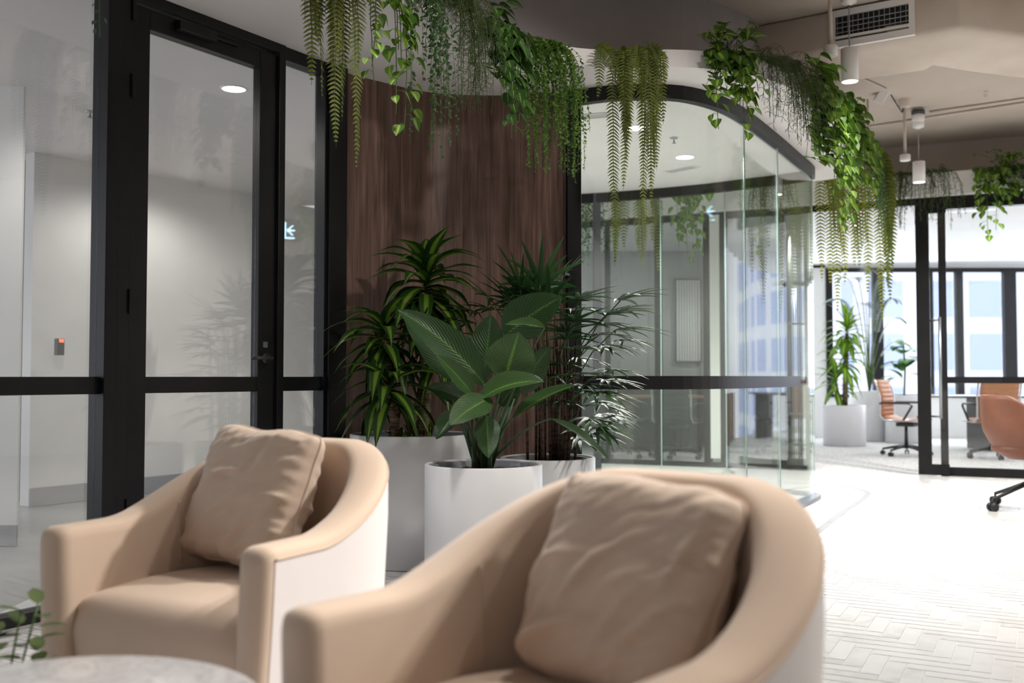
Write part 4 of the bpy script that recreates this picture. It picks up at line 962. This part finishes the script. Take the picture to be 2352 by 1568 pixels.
tiny('hanging_maidenhair', 'dense tiny-leaved bright green plant beside the black post', 1262, 5.4, 62, (.42, .90), .12, 'l_maiden', .019, .0115, .5)
fern('wide dark-shaded fern hanging in the middle over the curved glass', 1445, 5.55, [1.36, 1.22, 1.04, .95, .85, .8, .78, .72, .7, .66, .9, .6, .8, .5, .75, .85], .095, .055, .4)
fern('short fern fronds arching left of the wide middle fern', 1358, 5.55, [.46, .42, .36], .03, .05, .5)
fern('short fern fronds arching right of the wide middle fern', 1520, 5.6, [.45, .42, .38, .34], .04, .05, .5)
vine('hanging_pothos', 'pothos tumbling over the curved glass left of the joint lines', 1650, 5.85, [.64, .6, .46, .42, .36, .5, .3, .3], .14, .085, cluster=110, spread=.4, bush=.16, down=.25)
wispy('wispy moss plant over the curved soffit between two pothos', 1782, 5.98, 80, (.35, .66), .20, spread=.6)
vine('hanging_pothos', 'brightly lit pothos at the right tip of the soffit', 1866, 6.3, [1.05, 1.0, .95, .8, .7, .6, .66, .5, .5, .45, .7, .75], .13, .095, cluster=150, spread=.5, bush=.16, down=.5)
vine('hanging_pothos', 'darker pothos clump just right of the brightly lit one', 1952, 7.35, [.6, .55, .5, .45, .4, .4], .22, .10, cluster=120, spread=.5, bush=.2, down=.4)
fern('long yellow fern hanging below the right tip of the soffit', 1905, 8.7, [1.5, 1.4, 1.15, 1.0, 1.25, .9, .85, 1.0, .8, 1.15, .7, .75, .9, 1.1, .65, .8], .24, .07, .8, toward=(-.2, -1, .1), m='l_fern_yellow', dens=.6)
fern('long olive fern hanging right of the yellow fern at the soffit tip', 1960, 8.2, [1.35, 1.25, 1.1, .95, 1.0, .8, .7, .6, .85, .7, 1.0, .75], .2, .07, .8, toward=(-.2, -1, .1), dens=.6)
tiny('hanging_button_vine', 'dark small-leaved vine at the right end of the soffit below the dome camera', 1980, 7.95, 34, (.4, .85), .15, 'l_string', .022, .018, .5)
# far side of the soffit, seen through the curved glass
tiny('hanging_maidenhair', 'tiny-leaved green plant seen through the glass beside the black post', 1352, 9.9, 34, (.5, .85), .14, 'l_maiden', .03, .022, .4)
fern('yellow fern seen through the curved glass above the back office', 1470, 9.8, [.95, .9, .8, .7, .85, .6, .75, .5, .65], .2, .075, .8, toward=(-.2, -1, .1), m='l_fern_yellow', dens=.6)
vine('hanging_pothos', 'pothos seen through the curved glass above the back office', 1600, 9.5, [.85, .8, .6, .5, .7], .18, .09, cluster=50, spread=.5)
wispy('wispy moss plant seen through the curved glass near its tip', 1755, 9.15, 50, (.35, .6), .18, spread=.6, r0=.002)
# back fascia
fd = V((FD.x, FD.y, 0)); fnn = V((FN.x, FN.y, 0))
def fbase(u): x = fx(u); return (V((x, far(x) - .19, 3.06)), fd, fnn)
wispy('blurred wispy plant on the far white fascia above the sliding door', 2098, 0, 70, (.35, .75), .26, base=fbase(2098), spread=.6, r0=.002)
vine('hanging_pothos', 'blurred pothos on the far white fascia at the right edge', 2300, 0, [.85, .75, .6, .5, .45, .6], .26, .10, cluster=110, down=.25, base=fbase(2305), spread=.5, bush=.16)

# ------------------------------------------------------------------ plants in the back room
def strapplant(label, u, vb, Y, r, h, mk, heads):
    q = P(u, vb, Y); o = thing('potted_dracaena', label, 'potted plant', (q.x, Y, 0)); planter(o, r, h); fo = MB(); tr = MB()
    for (uu, vv, n, L) in heads:
        c = P(uu, vv, Y) - o.location; rosette(fo, c, n, L, .085, -.6, 1.4, 1.6, spread=.25); tr.tube([(c.x * .3, 0, h - .05), (c.x * .8, 0, (h + c.z) / 2), c], [.035, .03, .025], 8)
    fo.build('foliage', M[mk], o); tr.build('trunk', M['cane'], o)
strapplant('lime green dracaena in a white planter in the back room', 1940, 1015, 14.6, .30, P(1940, 930, 14.6).z, 'l_far', [(1940, 830, 30, .5), (1945, 765, 34, .5), (1920, 880, 22, .45)])
YA = 15.7; q = P(1998, 1000, YA); o = thing('potted_palm', 'tall feathery palm in a white planter in the back room', 'potted plant', (q.x, YA, 0)); planter(o, .30, .78)
fo = MB(); tr = MB()
for (u, v, lean) in ((1905, 690, 0), (1960, 640, 0), (2075, 735, 0), (1930, 640, 0), (2060, 690, 0), (2000, 620, 0), (2085, 790, 0), (1985, 700, 0), (2040, 640, 0)):
    tip = P(u, v, YA - rnd.uniform(-.3, .4)) - o.location; r0 = V((0, 0, .75)); mid = V((tip.x * .35, tip.y * .4, tip.z + .25)); pts = [r0 * (1 - t) ** 2 + mid * 2 * t * (1 - t) + tip * t * t for t in [i / 16 for i in range(17)]]
    tr.tube(pts, [.012 - .0006 * i for i in range(17)], 5)
    for i in range(34):
        f = .35 + .65 * i / 34; q2, d = along(pts, f); s_ = d.cross(V((0, 0, 1))).normalized()
        for sg in (-1, 1): leaf(fo, q2, s_ * sg + d * .6 + V((0, 0, .2)), (0, 0, 1), .24 * (1 - .7 * abs(f - .6)), .018, 4, strap, .7, .1)
fo.build('foliage', M['l_palm'], o); tr.build('stems', M['stem'], o)
YF = 15.2; q = P(2078, 1005, YF); o = thing('potted_fig', 'broad-leaved fig in a white planter beside the sliding door', 'potted plant', (q.x, YF, 0)); planter(o, .28, .72)
fo = MB(); tr = MB(); tr.tube([(0, 0, .68), (.02, 0, 1.1), (0, 0, 1.5)], .015, 6)
for i in range(24):
    z = rnd.uniform(.95, 1.5); d = rand_dir(e0=.1, e1=1.0); leaf(fo, (d.x * .05, d.y * .05, z), d, (0, 0, 1), rnd.uniform(.25, .34), .20, 7, paddle, .9, .15, cross=2)
fo.build('foliage', M['l_fig'], o); tr.build('trunk', M['stem'], o)
# small leafy plant by the table, only its top leaves reach into the picture
o = thing('potted_herb', 'blurred leaf tips of a small plant in the lower left corner', 'potted plant', (-1.25, 2.40, 0)); planter(o, .10, .2)
fo = MB(); tr = MB()
for i in range(7):
    x = rnd.uniform(-.05, .05) + (.07 if i < 2 else -.02); h = (.46, .44, .36, .38, .33, .40, .3)[i]; tr.tube([(0, 0, .17), (x * .6, 0, h * .6), (x, 0, h)], .003, 5)
    for k in range(7): leaf(fo, (x, 0, h - .028 * k), rand_dir(e0=0, e1=.9), (0, 0, 1), .065, .036, 5, oval, .3)
fo.build('leaves', M['l_wisp'], o); tr.build('stems', M['stem'], o)

# ------------------------------------------------------------------ office chairs
def five_star(root, m, r=.30, hub=.09):
    for i in range(5):
        a = 2 * PI * i / 5 + .3; c, s_ = math.cos(a), math.sin(a)
        lg = MB().tube([(c * .03, s_ * .03, hub + .03), (c * r * .55, s_ * r * .55, hub + .012), (c * r, s_ * r, hub - .015)], [.022, .017, .013], 8).build('leg', m, root)
        b = MB()
        for off in (-.018, .018): b.tube([(c * r - s_ * (off - .008), s_ * r + c * (off - .008), .027), (c * r - s_ * (off + .008), s_ * r + c * (off + .008), .027)], .027, 14)
        b.tube([(c * r, s_ * r, .03), (c * r, s_ * r, hub - .01)], .008, 6); b.build('caster', M['plastic'], lg)
def office_chair(skin='tan'):
    root = empty('office_chair'); five_star(root, M['plastic'])
    MB().tube([(0, 0, .09), (0, 0, .40)], [.026, .018], 14).build('gas_column', M['plastic'], root)
    MB().box((-.09, -.12, .37), (.09, .10, .42)).build('mechanism', M['plastic'], root, bevel=.01)
    def ribs(fn, n, wd, name):
        b = MB(); vs = []; ns = n * 6; 
        for i in range(ns + 1):
            t = i / ns; y, z, ny, nz = fn(t); bulge = .016 + .012 * abs(math.sin(PI * n * t))
            for k in range(9):
                x = -1 + k / 4; e = (1 - abs(x) ** 8); vs.append((x * wd, y + ny * bulge * e, z + nz * bulge * e))
            for k in range(8, -1, -1):
                x = -1 + k / 4; vs.append((x * wd, y - ny * bulge * .6, z - nz * bulge * .6))
        m_ = 18; b.add(vs, [(i * m_ + k, i * m_ + (k + 1) % m_, (i + 1) * m_ + (k + 1) % m_, (i + 1) * m_ + k) for i in range(ns) for k in range(m_)] + [tuple(range(m_)), tuple(ns * m_ + k for k in range(m_))][::1], None, True)
        return b.build(name, M[skin], root)
    ribs(lambda t: (-.24 + .45 * t, .465 - .02 * math.sin(PI * t) + (.03 * max(0, t - .8) * 5), 0, 1), 7, .235, 'seat')
    ribs(lambda t: (.235 + .07 * t - .03 * math.sin(PI * t), .50 + .46 * t, -1, .15), 8, .225, 'backrest')
    for sg in (-1, 1):
        x = sg * .25
        fr = MB().tube([(x, -.24, .455), (x, .18, .45), (x, .24, .50), (x, .24, .75), (x, .30, .97)], .013, 8).build('side_frame', M['chrome'], root)
        MB().tube([(x, .24, .66), (x * 1.12, .20, .67), (x * 1.15, -.12, .67), (x * 1.12, -.17, .64), (x, -.05, .455)], .014, 8).build('armrest', M['plastic'], root)
    return root
oc = office_chair(); tag(oc, 'tan ribbed office chair standing in the open doorway of the meeting room', 'office chair', 'office chairs in the back rooms')
q = P(2082, 1040, 12.7); oc.location = (q.x, q.y, 0); oc.rotation_euler = (0, 0, math.radians(50))
def more_chair(u, v, Y, rz, lab):
    c = copy_tree(oc); c['label'] = lab; q = P(u, v, Y); c.location = (q.x, q.y, 0); c.rotation_euler = (0, 0, math.radians(rz)); return c
more_chair(2278, 1055, 12.3, 175, 'tan ribbed office chair seen from behind through the right glazing')
od = office_chair('meshback'); tag(od, 'black office chair in the dark office, seen in the middle pane', 'office chair', 'office chairs in the back rooms')
q = P(1560, 1050, 12.3); od.location = (q.x, q.y, 0); od.rotation_euler = (0, 0, 2.6)
for u, Y, rz, lab in ((1440, 12.5, 60, 'black office chair in the dark office, left of the dark mullion'), (1790, 13.0, 100, 'black office chair behind the ottomans in the dark office')):
    c = copy_tree(od); c['label'] = lab; q = P(u, 1050, Y); c.location = (q.x, q.y, 0); c.rotation_euler = (0, 0, math.radians(rz))
cb = thing('storage_cabinet', 'long black storage cabinet along the back wall of the dark office', 'cabinet', (.6, 14.1, 0))
MB().box((0, 0, .04), (3.0, .45, .98)).build('body', M['plastic'], cb, bevel=.004)
for k in range(4): MB().box((.02 + k * .745, -.015, .06), (.745 + k * .745, 0, .96)).build('door', M['dark'], cb, bevel=.003)
# meeting table
q0 = P(2190, 900, 13.6)
mt_ = thing('meeting_table', 'long dark-edged meeting table behind the right glazing', 'table', (q0.x + .1, 13.7, 0))
MB().box((-.3, -.5, .72), (3.2, .6, .745)).build('tabletop', M['darkgrey'], mt_, bevel=.005)
for x in (.3, 2.6): MB().box((x, -.3, 0), (x + .08, .4, .72)).build('leg', M['plastic'], mt_)
dk = thing('office_desk', 'oak topped desk in the dark office', 'desk', (1.15, 13.2, 0))
MB().box((0, 0, .72), (1.4, .7, .75)).build('desktop', M['desk'], dk)
for x in (.03, 1.32): MB().box((x, .05, 0), (x + .05, .65, .72)).build('leg', M['plastic'], dk)
# round ottomans
def ott(u, Y, r, lab):
    q = P(u, 1060, Y); o = thing('ottoman', lab, 'ottoman', (q.x, Y, 0), 0, 'stacked-ring ottomans'); 
    for k in range(3): MB().lathe([(.001, k * .15), (r - .03, k * .15 + .005), (r, k * .15 + .03), (r, k * .15 + .12), (r - .03, k * .15 + .148), (.001, k * .15 + .15)], 40).build('cushion_ring', M['ottoman'], o)
ott(1788, 11.1, .07, 'narrow grey-green ottoman on the left beside the glass tip'); ott(1826, 11.0, .10, 'wider grey-green ottoman on the right beside the glass tip')
# brown swivel tub chair at the right edge
yt = 7.55; q = P(2362, 1150, yt)
tc = thing('swivel_tub_chair', 'brown leather tub chair with black swivel base at the right edge', 'chair', (q.x, yt, 0), math.radians(75))
b = MB(); vs = []; n = 48; rows = 14
for i in range(rows + 1):
    t = i / rows
    for k in range(n):
        a = 2 * PI * k / n; back = (1 + math.sin(a)) / 2; hh = .50 + .36 * sstep(back * 1.25 - .05); z = .38 + (hh - .38) * t; rr_ = .13 + .17 * min(1, t * 2.2) ** .55 + .02 * t
        vs.append((rr_ * math.cos(a) * 1.02, rr_ * math.sin(a), z))
for i in range(rows, -1, -1):
    t = i / rows
    for k in range(n):
        a = 2 * PI * k / n; back = (1 + math.sin(a)) / 2; hh = .50 + .36 * sstep(back * 1.25 - .05); z = .46 + (hh - .46) * t; rr_ = .03 + .235 * min(1, t * 2.5) ** .4 + .02 * t
        vs.append((rr_ * math.cos(a), rr_ * math.sin(a), z))
R_ = 2 * (rows + 1); b.add(vs, [(i * n + k, i * n + (k + 1) % n, (i + 1) * n + (k + 1) % n, (i + 1) * n + k) for i in range(R_ - 1) for k in range(n)] + [tuple(range(n))[::-1], tuple((R_ - 1) * n + k for k in range(n))], None, True)
b.build('tub_shell', M['brown'], tc)
MB().lathe([(.001, .50), (.22, .50), (.25, .47), (.25, .44), (.001, .42)], 40).build('seat', M['brown'], tc)
MB().tube([(0, 0, .12), (0, 0, .39)], .025, 14).build('swivel_column', M['plastic'], tc)
for i in range(4):
    a = PI / 2 * i + math.radians(122); c, s_ = math.cos(a), math.sin(a)
    lg = MB().tube([(0, 0, .20), (c * .17, s_ * .17, .14), (c * .33, s_ * .33, .085)], [.020, .015, .012], 8).build('leg', M['plastic'], tc); bb = MB()
    for off in (-.02, .02): bb.tube([(c * .33 - s_ * (off - .009), s_ * .33 + c * (off - .009), .032), (c * .33 - s_ * (off + .009), s_ * .33 + c * (off + .009), .032)], .032, 16)
    bb.tube([(c * .33, s_ * .33, .03), (c * .33, s_ * .33, .09)], .008, 6); bb.build('caster', M['plastic'], lg)
